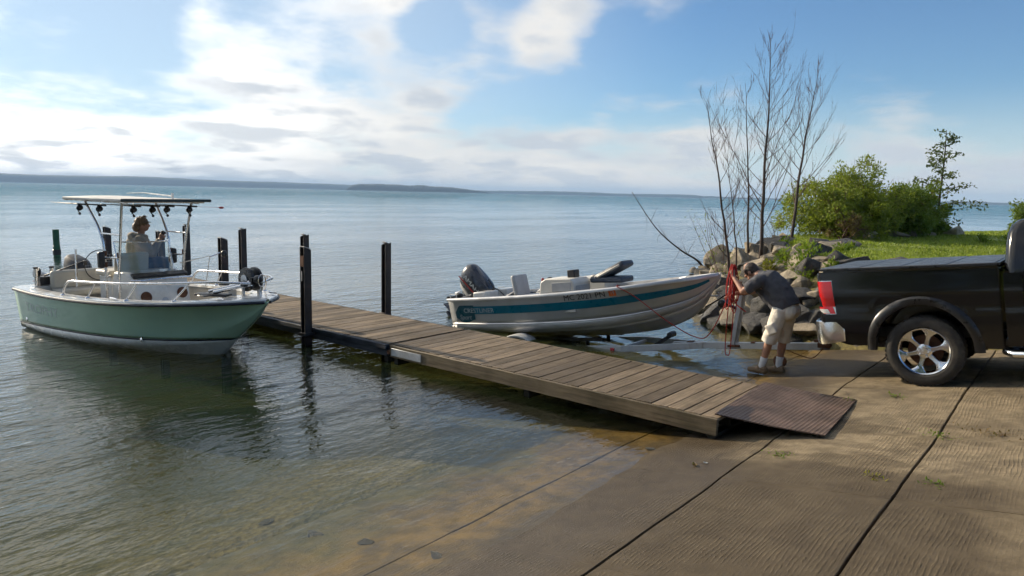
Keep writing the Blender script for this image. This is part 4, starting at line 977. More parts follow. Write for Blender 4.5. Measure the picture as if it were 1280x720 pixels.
for s in (-1, 1):
    one(lambda q: q.box((4.47, s * .76, .98), (.08, .34, .22)), 'headlight', 'lensclear', truck, bevel=.02)
    mr = one(lambda q: [q.box((2.72, s * 1.12, 1.42), (.12, .2, .24)), q.box((2.74, s * 1.0, 1.34), (.06, .12, .05))], 'wing_mirror', 'black', truck, bevel=.02)
    # running board tube and flares
    sb_ = one(lambda q: q.tube([(.80, s * (HW - .11), .44), (.89, s * (HW + .01), .425), (1.6, s * (HW + .02), .425), (2.75, s * (HW + .01), .425), (2.84, s * (HW - .11), .44)], .042, 14), 'running_board', 'chrome', truck)
    one(lambda q: [q.box((1.85 + dx_, s * (HW + .02), .468), (.55, .07, .008)) for dx_ in (-.5, .5)], 'tread', 'black', sb_)
    for xc in (0, WB):
        fl = MB(); secs = []
        for i in range(25):
            a = math.pi * (i / 24); ca, sa = -math.cos(a), math.sin(a)
            row = []
            for rr_, yo in ((AR - .015, -.03), (AR - .012, .022), (AR + .02, .032), (AR + .065, .024), (AR + .092, -.004)):
                z = .47 + sa * rr_; row.append(V((xc + ca * rr_, s * (side_y(z) + yo), z - (.05 if i in (0, 24) else 0))))
            secs.append(row)
        fl.loft(secs, False, False, flip=(s > 0)); fl.build('wheel_arch_flare', 'flare', truck, angle=40)
one(lambda q: [q.bar((-1.1, s * .42, .55), (4.3, s * .42, .55), .09, .14) for s in (-1, 1)] + [q.tube([(0, -.8, .40), (0, .8, .40)], .045, 10), q.ell((0, 0, .4), (.16, .15, .15)), q.tube([(.1, 0, .42), (2.4, 0, .55)], .04, 8), q.tube([(-.9, -.5, .46), (1.6, -.55, .46)], .05, 8), q.tube([(WB, -.8, .42), (WB, .8, .42)], .04, 8)], 'chassis', 'under', truck)
# wheels
def wheel_parts():
    ty = MB(); r, w = .42, .135
    prof = [(.275, -w * .80), (.30, -w * .98), (.345, -w * 1.04), (.385, -w * .98), (.412, -w * .82), (r, -w * .55), (r, -w * .02), (r - .006, 0), (r, w * .02), (r, w * .55), (.412, w * .82), (.385, w * .98), (.345, w * 1.04), (.30, w * .98), (.275, w * .80)]
    mx = Matrix.Rotation(R(90), 4, 'X')
    ty.lathe(prof, 48, mx, cap=False)
    for k in range(48):     # shoulder tread blocks
        a = 2 * math.pi * k / 48
        for sg in (-1, 1):
            ty.box((math.cos(a) * .4135, sg * w * .80, math.sin(a) * .4135), (.014, .03, .030), Matrix.Rotation(-a, 3, 'Y'))
    tyre = ty.mesh('tyre', 'rubber', 30)
    rb = MB()     # rim barrel plus lip; outer face looks to +y
    rb.lathe([(.262, -w * .8), (.25, -.02), (.245, w * .3), (.262, w * .62), (.276, w * .76), (.284, w * .84), (.276, w * .88), (.262, w * .80)], 48, mx, cap=False)
    rim = rb.mesh('rim', 'rim', 35)
    sp_ = MB()      # one of six flared spokes
    for a_ in [0]:
        secs = []
        for rr_, hw_, yo in ((.055, .030, .080), (.09, .028, .082), (.14, .025, .086), (.18, .028, .092), (.215, .045, .098), (.245, .078, .104), (.268, .098, .106)):
            secs.append([V((-hw_, -(yo - .035), rr_)), V((-hw_, -yo + .004, rr_)), V((-hw_ * .72, -yo - .004, rr_)), V((hw_ * .72, -yo - .004, rr_)), V((hw_, -yo + .004, rr_)), V((hw_, -(yo - .035), rr_))])
        sp_.loft(secs, True, True)
    spoke = sp_.mesh('spoke', 'rim', 35)
    hb = MB(); hb.lathe([(.085, .05), (.085, .078), (.075, .086), (.05, .088), (.045, .095), (.038, .104), (.0, .106)], 28, mx); hub = hb.mesh('hub_cap', 'chrome', 35)
    lb_ = MB(); lb_.lathe([(.0125, .08), (.0125, .105), (.009, .112), (0, .113)], 8, mx); lug = lb_.mesh('lug_nut', 'chrome', 35)
    dk = MB(); dk.lathe([(.19, -.02), (.19, .0), (.06, .01), (.0, .012)], 32, mx); disc = dk.mesh('brake_disc', 'rust', 35)
    return tyre, rim, spoke, hub, lug, disc
WP = wheel_parts()
def add(me, name, parent, loc=(0, 0, 0), rot=(0, 0, 0)):
    o = bpy.data.objects.new(name, me); COL.objects.link(o); o.parent = parent; o.location = loc; o.rotation_euler = rot; return o
for xc in (0, WB):
    for s in (-1, 1):
        # part: the tyre; its sub-parts rim, spokes, hub, nuts (the meshes' outer face is -y)
        ty = add(WP[0], 'wheel', truck, (xc, s * (HW - .14), .42), (0, R(17), 0 if s < 0 else R(180)))
        add(WP[1], 'rim', ty, (0, 0, 0), (0, 0, 0)); add(WP[5], 'brake_disc', ty)
        for k in range(6): add(WP[2], 'spoke', ty, (0, 0, 0), (0, R(60 * k), 0))
        add(WP[3], 'hub_cap', ty)
        for k in range(5): add(WP[4], 'lug_nut', ty, (math.cos(R(72 * k + 20)) * .064, 0, math.sin(R(72 * k + 20)) * .064))

# the springs carry the tail higher than the nose: the body rakes forward over its wheels
for o in list(bpy.data.objects):
    q = o
    while q.parent is not None and q.parent is not truck: q = q.parent
    if q.parent is truck and o.type == 'MESH' and q.name.split('.')[0] != 'wheel':
        for v in o.data.vertices: v.co.z -= .035 * v.co.x
# ------------------------------------------------------------------ boat hulls
class Hull:
    def __init__(s, xs, yg, zg, yc, zc, zk, flare=1.0):
        s.xs, s.yg, s.zg, s.yc, s.zc, s.zk, s.fl = xs, yg, zg, yc, zc, zk, flare
    def g(s, a, x): return smooth_y(s.xs, getattr(s, a), x)
    def side(s, x, t, sgn, off=0.0):
        k = 1 + (s.fl - 1) * sstep(s.xs[0] + .45 * s.xs[-1], s.xs[-1], x)
        y = lerp(max(s.g('yc', x), 0), max(s.g('yg', x), .004), max(t, 0) ** k); z = lerp(s.g('zc', x), s.g('zg', x), t)
        return V((x, sgn * (y + off), z))
    def bottom(s, x, t, sgn): return V((x, sgn * max(s.g('yc', x), 0) * t, lerp(s.g('zk', x), s.g('zc', x), t ** 1.15)))
    def stations(s, n):
        L = s.xs[-1]; return [L * (1 - (1 - i / n) ** 1.35) for i in range(n + 1)]
    def shell(s, bands, n=46, off=0.0):
        """bands: list of (t0, t1, material slot) up the side; slot None skips"""
        b = MB(); st = s.stations(n)
        for sgn in (-1, 1):
            for t0, t1, slot in bands:
                b.k = slot; m = max(1, round((t1 - t0) * 10))
                b.loft([[s.side(x, lerp(t0, t1, j / m), sgn, off) for j in range(m + 1)] for x in st], False, False, flip=sgn < 0)
            b.k = bands[0][2]
            b.loft([[s.bottom(x, j / 4, sgn) for j in range(5)] for x in st], False, False, flip=sgn < 0)
        b.k = bands[-1][2]; t_ = [s.bottom(0, 0, 1)] + [s.bottom(0, j / 4, 1) for j in range(1, 5)] + [s.side(0, j / 5, 1) for j in range(1, 6)]
        u = [V((q.x, -q.y, q.z)) for q in t_]; b.add(t_ + u, [(i, i + 1, len(t_) + i + 1, len(t_) + i) for i in range(len(t_) - 1)])
        return b
    def prof(s, x, u, sgn): return s.bottom(x, u, sgn) if u <= 1 else s.side(x, u - 1, sgn)
    def u_at(s, x, z):
        a, b = 0.0, 2.0
        for k in range(26):
            m = (a + b) / 2
            if s.prof(x, m, 1).z < z: a = m
            else: b = m
        return (a + b) / 2
    def shell_z(s, lines, slots, n=54):
        """colour bands that follow heights lines[i](x) up the hull"""
        b = MB(); st = s.stations(n)
        for sgn in (-1, 1):
            for k, slot in enumerate(slots):
                b.k = slot; m = (6, 1, 12)[k]
                def us(x):
                    lo = 0 if k == 0 else s.u_at(x, lines[k - 1](x)); hi = 2 if k == len(slots) - 1 else s.u_at(x, lines[k](x)); return lo, hi
                secs = []
                for x in st:
                    lo, hi = us(x); secs.append([s.prof(x, lerp(lo, hi, j / m), sgn) for j in range(m + 1)])
                b.loft(secs, False, False, flip=sgn < 0)
        b.k = slots[0]; t_ = [s.prof(0, 2 * j / 10, 1) for j in range(11)]; u = [V((q.x, -q.y, q.z)) for q in t_]
        b.add(t_ + u, [(i, i + 1, 11 + i + 1, 11 + i) for i in range(10)]); return b
    def hw(s, x, z, gap=.05): return max(abs(s.prof(x, s.u_at(x, z), 1).y) - gap, .005)
    def bulkhead(s, b, x, z0, z1, gap=.03, n=6):
        def hw(z): return max(abs(s.prof(x, s.u_at(x, z), 1).y) - gap, .01)
        zs_ = [lerp(z0, z1, i / n) for i in range(n + 1)]
        b.add([V((x, -hw(z), z)) for z in zs_] + [V((x, hw(z), z)) for z in zs_], [(i, i + 1, n + 2 + i, n + 1 + i) for i in range(n)])
    def band(s, x0, x1, t0, t1, sgn, off, n=30, m=2):
        b = MB(); f0 = t0 if callable(t0) else (lambda x: t0); f1 = t1 if callable(t1) else (lambda x: t1)
        b.loft([[s.side(x, lerp(f0(x), f1(x), j / m), sgn, off) for j in range(m + 1)] for x in [lerp(x0, x1, i / n) for i in range(n + 1)]], False, False); return b
    def text(s, body, x0, t0, size, sgn, off, shear=0.0, stretch=1.0, slope=0.0):
        vs, fs = text_tris(body, size, shear); b = MB(); pts = []
        for q in vs:
            x = x0 + q.x * stretch; hgt = s.g('zg', x) - s.g('zc', x); pts.append(s.side(x, t0 + slope * (x - x0) + q.y / hgt, sgn, off))
        b.add(pts, fs); return b

# ------------------------------------------------------------------ trailer
AX = V((.048, -1.0, 0)).normalized(); YAW = math.atan2(AX.y, AX.x)
tr_ = empty('boat_trailer', (10.55, 2.98, .42), (0, -math.atan(.135), YAW), 'white steel boat trailer, half under water, hitched to the pickup', 'boat trailer')
fr_ = MB()
fr_.bar((.06, 0, 0), (-2.2, 0, 0), .075, .10)
for s in (-1, 1):
    fr_.bar((-1.7, s * .03, 0), (-2.9, s * .52, 0), .06, .10); fr_.bar((-2.86, s * .52, 0), (-6.3, s * .52, 0), .06, .10)
for x in (-2.95, -4.0, -5.2, -6.25): fr_.bar((x, -.5, -.02), (x, .5, -.02), .06, .06)
fr_.build('frame', 'trailerwhite', tr_, bevel=.006)
one(lambda q: [q.box((.10, 0, .02), (.16, .08, .07)), q.ell((.16, 0, .02), (.05, .05, .05), 10, 6), q.box((.02, 0, .08), (.10, .03, .04))], 'coupler', 'rust', tr_, bevel=.006)
for s in (-1, 1):
    one(lambda q: [q.bar((-3.3, s * .36, .13), (-6.2, s * .36, .13), .09, .05), q.bar((-3.6, s * .36, 0), (-3.6, s * .36, .12), .05, .05), q.bar((-5.8, s * .36, 0), (-5.8, s * .36, .12), .05, .05)], 'bunk', 'frame', tr_)
    wl_ = MB(); wl_.lathe([(.15, -.06), (.20, -.085), (.25, -.085), (.275, -.06), (.28, 0), (.275, .06), (.25, .085), (.20, .085), (.15, .06)], 28, Matrix.Rotation(R(90), 4, 'X'), False)
    tw = wl_.build('wheel', 'rubber', tr_); tw.location = (-4.75, s * .78, -.06)
    rm_ = MB(); rm_.lathe([(.155, -.06), (.15, .0), (.10, .03), (.05, .04), (0, .045)], 20, Matrix.Rotation(R(90 if s < 0 else -90), 4, 'X'), False); rm_.build('rim', 'trailerwhite', tw)
    fd = MB(); secs = []
    for i in range(15):
        a = R(8 + 164 * i / 14); secs.append([V((-4.75 + math.cos(a) * .40, s * (.78 + yy_), -.04 + math.sin(a) * rr_)) for yy_, rr_ in ((-.12, .31), (-.11, .325), (.09, .325), (.12, .31), (.125, .27))])
    fd.loft(secs, False, False); fo = fd.build('fender', 'trailerwhite', tr_, angle=50); m = fo.modifiers.new('thick', 'SOLIDIFY'); m.thickness = .006
    one(lambda q: q.box((-3.02, s * .565, .0), (.07, .02, .05)), 'side_marker', 'lensred', tr_, bevel=.005)
one(lambda q: q.tube([(-4.75, -.72, -.06), (-4.75, .72, -.06)], .03, 10), 'axle', 'rust', tr_)
ws = MB(); ws.bar((-1.20, 0, .02), (-1.02, 0, .78), .14, .05, (1, 0, 0)); ws.bar((-1.20, 0, .02), (-1.02, 0, .78), .05, .11, (1, 0, 0))
ws.build('winch_stand', 'galv', tr_, bevel=.006)
wi = MB(); wi.box((-1.02, 0, .80), (.16, .16, .05)); wi.lathe([(.075, -.06), (.075, -.05), (.035, -.05), (.035, .05), (.075, .05), (.075, .06)], 18, Matrix.Translation((-1.06, 0, .86)) @ Matrix.Rotation(R(90), 4, 'X'))
wi.tube([(-1.06, -.07, .86), (-1.06, -.12, .86), (-.98, -.12, .98), (-.98, -.17, .98)], .012, 8); wi.build('winch', 'rust', tr_, angle=30)
one(lambda q: [q.tube([(-1.14, 0, .86), (-1.5, 0, .66), (-1.62, 0, .60)], .012, 8, sx=2.0)], 'winch_strap', 'black', tr_)
one(lambda q: [q.lathe([(.02, -.12), (.06, -.10), (.045, 0), (.06, .10), (.02, .12)], 14, Matrix.Translation((-1.32, 0, .66)) @ Matrix.Rotation(R(90), 4, 'X')), q.bar((-1.08, 0, .55), (-1.32, 0, .66), .05, .04)], 'bow_roller', 'black', tr_)
one(lambda q: [q.lathe([(.015, -.10), (.045, -.09), (.05, 0), (.045, .09), (.015, .10)], 14, Matrix.Translation((-2.22, 0, .17)) @ Matrix.Rotation(R(90), 4, 'X')), q.bar((-2.5, -.05, .0), (-2.2, -.05, .17), .03, .05), q.bar((-2.5, .05, .0), (-2.2, .05, .17), .03, .05)], 'keel_roller', 'black', tr_)
one(lambda q: [q.bar((-1.28, -.06, .0), (-1.10, -.06, .0), .05, .03), q.bar((-1.28, .06, .0), (-1.10, .06, .0), .05, .03), q.box((-.9, 0, .05), (.06, .10, .02)), q.box((-1.9, 0, .055), (.10, .12, .015))], 'clamp', 'rust', tr_, bevel=.004)
one(lambda q: [q.tube([(-.55, .07, .10), (-.55, .07, -.22)], .028, 10), q.lathe([(.02, -.03), (.09, -.025), (.10, 0), (.09, .025), (.02, .03)], 18, Matrix.Translation((-.55, .07, -.24)) @ Matrix.Rotation(R(90), 4, 'X')), q.tube([(-.55, .07, .1), (-.55, .07, .16), (-.47, .07, .16)], .012, 8)], 'jockey_wheel', 'rust', tr_)
one(lambda q: q.tube(catmull([(.1, -.03, -.02), (-.05, -.06, -.16), (-.25, -.03, -.12), (-.4, -.04, -.05)], 5), .007, 6), 'safety_chain', 'rust', tr_)

# ------------------------------------------------------------------ aluminium fishing boat on the trailer
ALX = [0, 1.0, 2.0, 2.85, 3.6, 4.22, 4.7, 5.02]
H2 = Hull(ALX, [.76, .82, .84, .82, .74, .56, .33, .02], [.64, .652, .675, .71, .75, .795, .83, .86],
          [.66, .70, .69, .62, .49, .30, .13, .0], [.05, .04, .05, .08, .15, .27, .46, .81], [-.13, -.13, -.13, -.12, -.06, .06, .33, .84], 1.25)
ab = empty('aluminium_boat', (10.272, 9.32, -.155), (0, -math.asin(.128), YAW), 'silver aluminium fishing boat with teal stripe sitting on the trailer', 'boat')
hull = H2.shell([(0, .25, 0), (.25, 1, 0)]).build('hull', 'alu', ab, angle=40)
m = hull.modifiers.new('thick', 'SOLIDIFY'); m.thickness = .004; m.offset = -1
sg = -1
for s in (-1, 1):
    st0 = lambda x: .52 + .05 * (x / 4.8); st1 = lambda x: .765 - .03 * sstep(3.7, 4.95, x)
    H2.band(.30, 4.88, st0, st1, s, .005, 60).build('stripe', 'teal', hull, angle=60, fix=False)
    H2.band(.14, .62, lambda x: .26 + .10 * sstep(.40, .62, x) + .14 * sstep(.3, .14, x), lambda x: .80 - .25 * sstep(.28, .10, x), s, .007, 16).build('decal_panel', 'tealdark', hull, angle=60, fix=False)
    for t_ in (.22, .97):
        b = MB(); b.tube([H2.side(x, t_, s, .004) for x in [lerp(.02, 4.94, i / 40) for i in range(41)]], .008, 6); b.build('spray_rail', 'alu', hull)
    # gunwale: broad rolled cap
    g = MB(); secs = []
    for i in range(45):
        x = lerp(-.02, 5.0, (i / 44)); p = H2.side(min(x, 5.02), 1, s); ins = min(.085, max(.01, abs(p.y) * .5)); y, z = abs(p.y), p.z
        secs.append([V((x, s * (y + .018), z - .03)), V((x, s * (y + .022), z + .004)), V((x, s * (y + .006), z + .022)), V((x, s * (y - ins), z + .022)), V((x, s * (y - ins - .004), z - .03))])
    g.loft(secs, False, False); g.build('gunwale', 'alu', ab, angle=50)
H2.text('MC 2021 PN', 2.62, .80, .128, -1, .006, 0, 1.12, .010).build('registration_number', 'letters', hull, smooth=False, fix=False)
b = MB(); b.loft([[H2.side(3.50 + .085 * math.cos(a) * k, .885 + .12 * math.sin(a) * k, -1, .006) for a in [2 * math.pi * i / 4 + .785 for i in range(4)]] for k in (1.0, .01)], True, False); b.build('sticker', 'orange', hull, fix=False)
H2.text('19', 3.465, .85, .075, -1, .008).build('sticker_number', 'letterswhite', hull, smooth=False, fix=False)
H2.text('CRESTLINER', .36, .575, .115, -1, .010, 0, 1.18).build('maker_lettering', 'letterswhite', hull, smooth=False, fix=False)
H2.text('Sport', .22, .36, .13, -1, .011, .35, 1.05).build('script_lettering', 'letterswhite', hull, smooth=False, fix=False)
# inside
fl = MB(); fl.loft([[V((x, -H2.hw(x, .30, .02), .30)), V((x, 0, .29)), V((x, H2.hw(x, .30, .02), .30))] for x in [lerp(.05, 3.7, i / 12) for i in range(13)]], False, False); fl.build('floor', 'liner', ab)
fd_ = MB(); fd_.loft([[V((x, s_ * max(H2.g('yg', x) - .07, .01) , H2.g('zg', x) - .10)) for s_ in (-1, -.5, 0, .5, 1)] for x in [lerp(3.2, 4.9, i / 12) for i in range(13)]], False, False)
H2.bulkhead(fd_, 3.2, .28, .63); fd_.build('foredeck', 'alu', ab, angle=30)
one(lambda q: [q.box((.02, 0, .60), (.05, 1.48, .12)), q.box((.22, 0, .52), (.34, 1.4, .05))], 'transom_board', 'alu', ab, bevel=.01)
for y, w_ in ((.30, .44), (-.38, .40)): one(lambda q: q.box((.62, y, .60), (.30, w_, .30)), 'stern_box', 'white', ab, bevel=.02)
def seat(x, y, mk1, mk2, fold=False, back=True):
    e = MB(); e.box((x, y, .62), (.42, .44, .09)); st = e.build('seat', mk1, ab, bevel=.03)
    one(lambda q: q.tube([(x, y, .28), (x, y, .6)], .035, 10), 'pedestal', 'black', st)
    if fold: one(lambda q: q.box((x + .02, y, .72), (.42, .42, .09), Matrix.Rotation(R(-22), 3, 'Y')), 'backrest', mk2, ab, bevel=.035)
    elif back: one(lambda q: q.box((x - .19, y, .83), (.09, .42, .40), Matrix.Rotation(R(-9), 3, 'Y')), 'backrest', mk2, ab, bevel=.035)
seat(1.62, -.36, 'seatgrey', 'seatgrey'); seat(1.55, .42, 'seatblue', 'seatgrey', True)
one(lambda q: [q.box((1.22, -.28, .66), (.42, .36, .07), Matrix.Rotation(R(-24), 3, 'Y')), q.box((1.10, .05, .60), (.3, .5, .14))], 'cushion', 'seatblue', ab, bevel=.03)
one(lambda q: q.box((1.80, -.20, .84), (.03, .05, .20), Matrix.Rotation(R(10), 3, 'Y')), 'fire_extinguisher', 'red', ab, bevel=.01)
# console: wedge with dash
cs = MB(); cs.prism([(2.02, .36), (2.80, .36), (2.80, .86), (2.74, .93), (2.24, .95), (2.13, .90)], -.74, -.20); con = cs.build('console', 'liner', ab, bevel=.02)
one(lambda q: [q.box((2.805, -.47, .74), (.01, .44, .14)), q.box((2.55, -.745, .80), (.38, .012, .15))], 'console_panel', 'seatgrey', con, bevel=.004)
one(lambda q: [q.box((2.58, -.38, 1.00), (.14, .18, .13)), q.box((2.58, -.38, .945), (.05, .06, .05))], 'fish_finder', 'black', con, bevel=.012)
cs = MB(); cs.prism([(2.10, .36), (2.80, .36), (2.80, .84), (2.30, .90), (2.16, .86)], .30, .74); cs.build('console', 'liner', ab, bevel=.02)
sw = MB(); c0 = V((2.08, -.46, .82)); mxr = Matrix.Rotation(R(-62), 3, 'Y')
sw.tube([c0 + mxr @ V((.15 * math.cos(a), .15 * math.sin(a), 0)) for a in [2 * math.pi * i / 24 for i in range(25)]], .013, 8); sw.tube([c0, c0 + V((.12, 0, -.05))], .02, 8)
for k in range(3): sw.tube([c0, c0 + mxr @ V((.15 * math.cos(k * 2.09), .15 * math.sin(k * 2.09), 0))], .009, 6)
sw.build('steering_wheel', 'black', ab)
# bow seats and gear, folded
one(lambda q: q.box((3.16, -.10, .86), (.62, .44, .10), Matrix.Rotation(R(2), 3, 'Y')), 'bow_seat', 'seatblue', ab, bevel=.035)
one(lambda q: [q.box((3.22, -.12, 1.005), (.62, .40, .11), Matrix.Rotation(R(-23), 3, 'Y'))], 'bow_seat_back', 'seatblue', ab, bevel=.04)
one(lambda q: [q.box((3.22, -.12, 1.005), (.50, .41, .05), Matrix.Rotation(R(-23), 3, 'Y')), q.box((2.90, -.13, .90), (.10, .30, .10), Matrix.Rotation(R(-23), 3, 'Y'))], 'bow_seat_piping', 'seat', ab, bevel=.02)
for s in (-1, 1):
    one(lambda q: q.tube([(4.2, s * .30, .76), (4.2, s * .30, .80), (4.34, s * .26, .82), (4.34, s * .26, .78)], .012, 6), 'cleat', 'galv', ab)
    one(lambda q: q.tube([(.05, s * .74, .66), (.05, s * .74, .74), (.2, s * .74, .74), (.2, s * .74, .66)], .01, 6), 'grab_handle', 'galv', ab)
one(lambda q: q.tube([(4.84, 0, .52), (4.96, 0, .52), (4.96, 0, .58)], .014, 6), 'bow_eye', 'galv', ab)

# outboard builder: local origin at the clamp, powerhead above, leg below, +x towards the bow
def outboard(parent, loc, tilt, k, body, cowlm, lettering, rot_z=0, number=None, name='outboard_motor'):
    e = bpy.data.objects.new(name, None); COL.objects.link(e); e.parent = parent; e.location = loc; e.rotation_euler = (0, tilt, rot_z); e.scale = (k, k, k); e.empty_display_size = .05
    cw = MB(); secs = []
    for z, l0, l1, w in ((.18, -.30, .20, .15), (.22, -.34, .24, .175), (.32, -.37, .27, .19), (.45, -.375, .275, .19), (.56, -.36, .25, .175), (.62, -.31, .20, .145), (.645, -.24, .12, .09)):
        ring_ = []
        for q in range(20):
            a = 2 * math.pi * q / 20; ca, sa = math.cos(a), math.sin(a); sx_ = math.copysign(abs(ca) ** .62, ca); sy_ = math.copysign(abs(sa) ** .62, sa)
            ring_.append(V(((l0 + l1) / 2 + (l1 - l0) / 2 * sx_ , w * sy_ * (1 - .12 * (sx_ < 0) * abs(sx_)), z + .05 * (1 - (sx_ + 1) / 2) * (z > .3))))
        secs.append(ring_)
    cw.loft(secs, True, True); cwl = cw.build('cowling', cowlm, e, angle=30)
    one(lambda q: q.loft([[V((-.05 + .29 * math.cos(a) * k2, .155 * math.sin(a) * k2, z)) for a in [2 * math.pi * i / 20 for i in range(20)]] for z, k2 in ((.06, .62), (.10, .86), (.18, 1.0))], True, True), 'lower_cowl', 'seatgrey' if body == 'cowl' else body, e, angle=30)
    lg = MB()
    for z0, z1, a, c in ((.08, -.35, .11, .09), (-.35, -.62, .09, .07)):
        lg.loft([[V((-.06 + a * math.cos(t_), .055 * math.sin(t_), z0)) for t_ in [2 * math.pi * i / 14 for i in range(14)]], [V((-.06 + c * math.cos(t_), .045 * math.sin(t_), z1)) for t_ in [2 * math.pi * i / 14 for i in range(14)]]], True, True)
    lg.box((-.13, 0, -.52), (.36, .24, .012)); lg.lathe([(.0, -.22), (.04, -.17), (.055, -.05), (.05, .1), (.035, .17)], 14, Matrix.Translation((-.06, 0, -.68)) @ Matrix.Rotation(R(-90), 4, 'Y'))
    lg.prism([(-.02, -.70), (-.14, -.70), (-.16, -.88), (-.10, -.88)], -.012, .012); lg.build('leg', body, e, angle=40)
    pr = MB()
    for q in range(3):
        a = 2.094 * q; rx_ = Matrix.Rotation(a, 3, 'X'); pr.add([rx_ @ V(v) for v in ((-.24, -.03, .03), (-.20, .03, .03), (-.19, .06, .10), (-.21, .03, .155), (-.25, -.03, .15), (-.26, -.06, .09))], [(0, 1, 2, 3, 4, 5)])
    po = pr.build('propeller', 'alu', e); m_ = po.modifiers.new('thick', 'SOLIDIFY'); m_.thickness = .008
    one(lambda q: [q.box((.09, s * .10, -.04), (.05, .04, .30)) for s in (-1, 1)] + [q.box((.05, 0, .05), (.18, .24, .06)), q.box((.12, 0, -.02), (.03, .26, .16))], 'clamp_bracket', 'black', e, bevel=.008)
    for sgn in (-1, 1):
        if lettering:
            vs, fs = text_tris(lettering, .13); b_ = MB(); w_ = max(q.x for q in vs)
            b_.add([V((sgn * -1 * (q.x - w_ / 2) * 1.0 - .05, sgn * .199, .385 + q.y + .02 * ((q.x / w_) if sgn > 0 else 1 - q.x / w_))) for q in vs], fs); b_.build('lettering', 'letterswhite', cwl, smooth=False, fix=False)
        b_ = MB(); b_.box((-.05, sgn * .1925, .335), (.52, .006, .022)); b_.build('pinstripe', 'red' if body == 'cowl' else 'letterswhite', cwl)
        if number:
            vs, fs = text_tris(number, .11); b_ = MB(); b_.add([V((sgn * -1 * q.x - .02, sgn * .199, .36 + q.y)) for q in vs], fs); b_.build('number', 'letterswhite', cwl, smooth=False, fix=False)
    return e
ob = outboard(ab, (-.10, .0, .56), R(45), 1.02, 'cowl', 'cowl', 'YAMAHA'); ob.scale = (1.28, 1.08, .90)
one(lambda q: q.tube(catmull([(.42, -.02, .95), (.55, -.05, .80), (.7, -.08, .74), (.85, -.1, .62)], 5), .012, 6), 'control_cable', 'black', ab)
one(lambda q: [q.box((-.04, -.62, .66), (.14, .10, .07)), q.tube([(-.05, -.62, .7), (-.1, -.62, .52)], .012, 6), q.ell((.1, -.55, .70), (.10, .06, .05), 10, 6)], 'transducer_bracket', 'black', ab)
# ------------------------------------------------------------------ centre console boat
H1 = Hull([0, .78, 1.74, 2.70, 3.46, 4.13, 4.71, 5.10, 5.42],
          [1.10, 1.15, 1.17, 1.15, 1.07, .91, .66, .40, .02], [.70, .70, .72, .76, .80, .84, .88, .905, .92],
          [1.02, 1.05, 1.03, .94, .78, .52, .26, .11, .0], [.03, .03, .05, .10, .17, .29, .47, .66, .89], [-.34, -.35, -.35, -.33, -.28, -.13, .30, .60, .91], 1.5)
wb_ = empty('console_boat', (4.99, 14.30, 0), (0, 0, math.atan2(-1, .085)), 'white and seafoam green centre console boat with canvas top, moored at the dock', 'boat')
hull = H1.shell_z([lambda x: .11 + .034 * x, lambda x: .132 + .035 * x], [1, 2, 0]).build('hull', ['green', 'white', 'navy'], wb_, angle=50)
m = hull.modifiers.new('thick', 'SOLIDIFY'); m.thickness = .006; m.offset = -1
H1.text('TROPHY', .40, .50, .22, -1, .004, .12, 1.45).build('lettering', 'lettersfaint', hull, smooth=False, fix=False)
H1.text('MC 1708 TR', 2.9, .80, .095, -1, .008, .0, 1.0).build('registration_number', 'lettersfaint', hull, smooth=False, fix=False) if False else None
st = H1.stations(60)
for s in (-1, 1):
    b = MB(); b.tube([H1.side(min(x, 5.41), 1, s, .012) + V((0, 0, -.012)) for x in st], .022, 8); b.build('rub_rail', 'navy', hull)
    one(lambda q: [q.lathe([(.03, 0), (.035, .012), (.018, .02), (0, .02)], 12, Matrix.Translation(H1.side(x, t_, s, -.004)) @ Matrix.Rotation(R(-90 * s), 4, 'X')) for x, t_ in ((.35, .26), (3.5, .10))], 'drain_fitting', 'chrome', hull)
def inset(x, d):
    y = max(H1.g('yg', x) - d, .0); return y
# cap, inner sides, floors
cap = MB()
for s in (-1, 1):
    cap.loft([[V((x, s * (max(H1.g('yg', x), .004) + .012), H1.g('zg', x))), V((x, s * max(H1.g('yg', x), .004), H1.g('zg', x) + .028)), V((x, s * inset(x, .10), H1.g('zg', x) + .04)), V((x, s * inset(x, .22), H1.g('zg', x) + .035)), V((x, s * inset(x, .24), H1.g('zg', x) + .0))] for x in st], False, False, flip=s > 0)
cap.box((.16, 0, .715), (.34, 2.0, .05)); cap.build('gunwale_cap', 'white', wb_, angle=45)
lin = MB()
for s in (-1, 1):
    lin.loft([[V((x, s * inset(x, .235), H1.g('zg', x) + .005)), V((x, s * min(inset(x, .26), H1.hw(x, .5)), .5)), V((x, s * min(inset(x, .30), H1.hw(x, .24)), .24))] for x in [q for q in st if q < 4.1]], False, False, flip=s < 0)
lin.loft([[V((x, -min(inset(x, .28), H1.hw(x, .24, .03)), .24)), V((x, 0, .25)), V((x, min(inset(x, .28), H1.hw(x, .24, .03)), .24))] for x in [lerp(.3, 4.4, i / 14) for i in range(15)]], False, False)
lin.box((.33, 0, .46), (.02, 1.9, .5)); lin.build('liner', 'liner', wb_, angle=40)
bd = MB(); bx0 = 3.75
bd.loft([[V((x, -inset(x, .20), H1.g('zg', x) - .12)), V((x, 0, H1.g('zg', x) - .11)), V((x, inset(x, .20), H1.g('zg', x) - .12))] for x in [lerp(bx0, 5.22, i / 14) for i in range(15)]], False, False)
H1.bulkhead(bd, bx0, .26, .72, .10); bd.loft([[V((x, -inset(x, .02), H1.g('zg', x) + .03)), V((x, 0, H1.g('zg', x) + .045)), V((x, inset(x, .02), H1.g('zg', x) + .03))] for x in [lerp(4.55, 5.38, i / 8) for i in range(9)]], False, False)
bd.build('foredeck', 'white', wb_, angle=40)
one(lambda q: q.box((4.15, 0, .735), (.46, .62, .03)), 'hatch', 'white', wb_, bevel=.012)
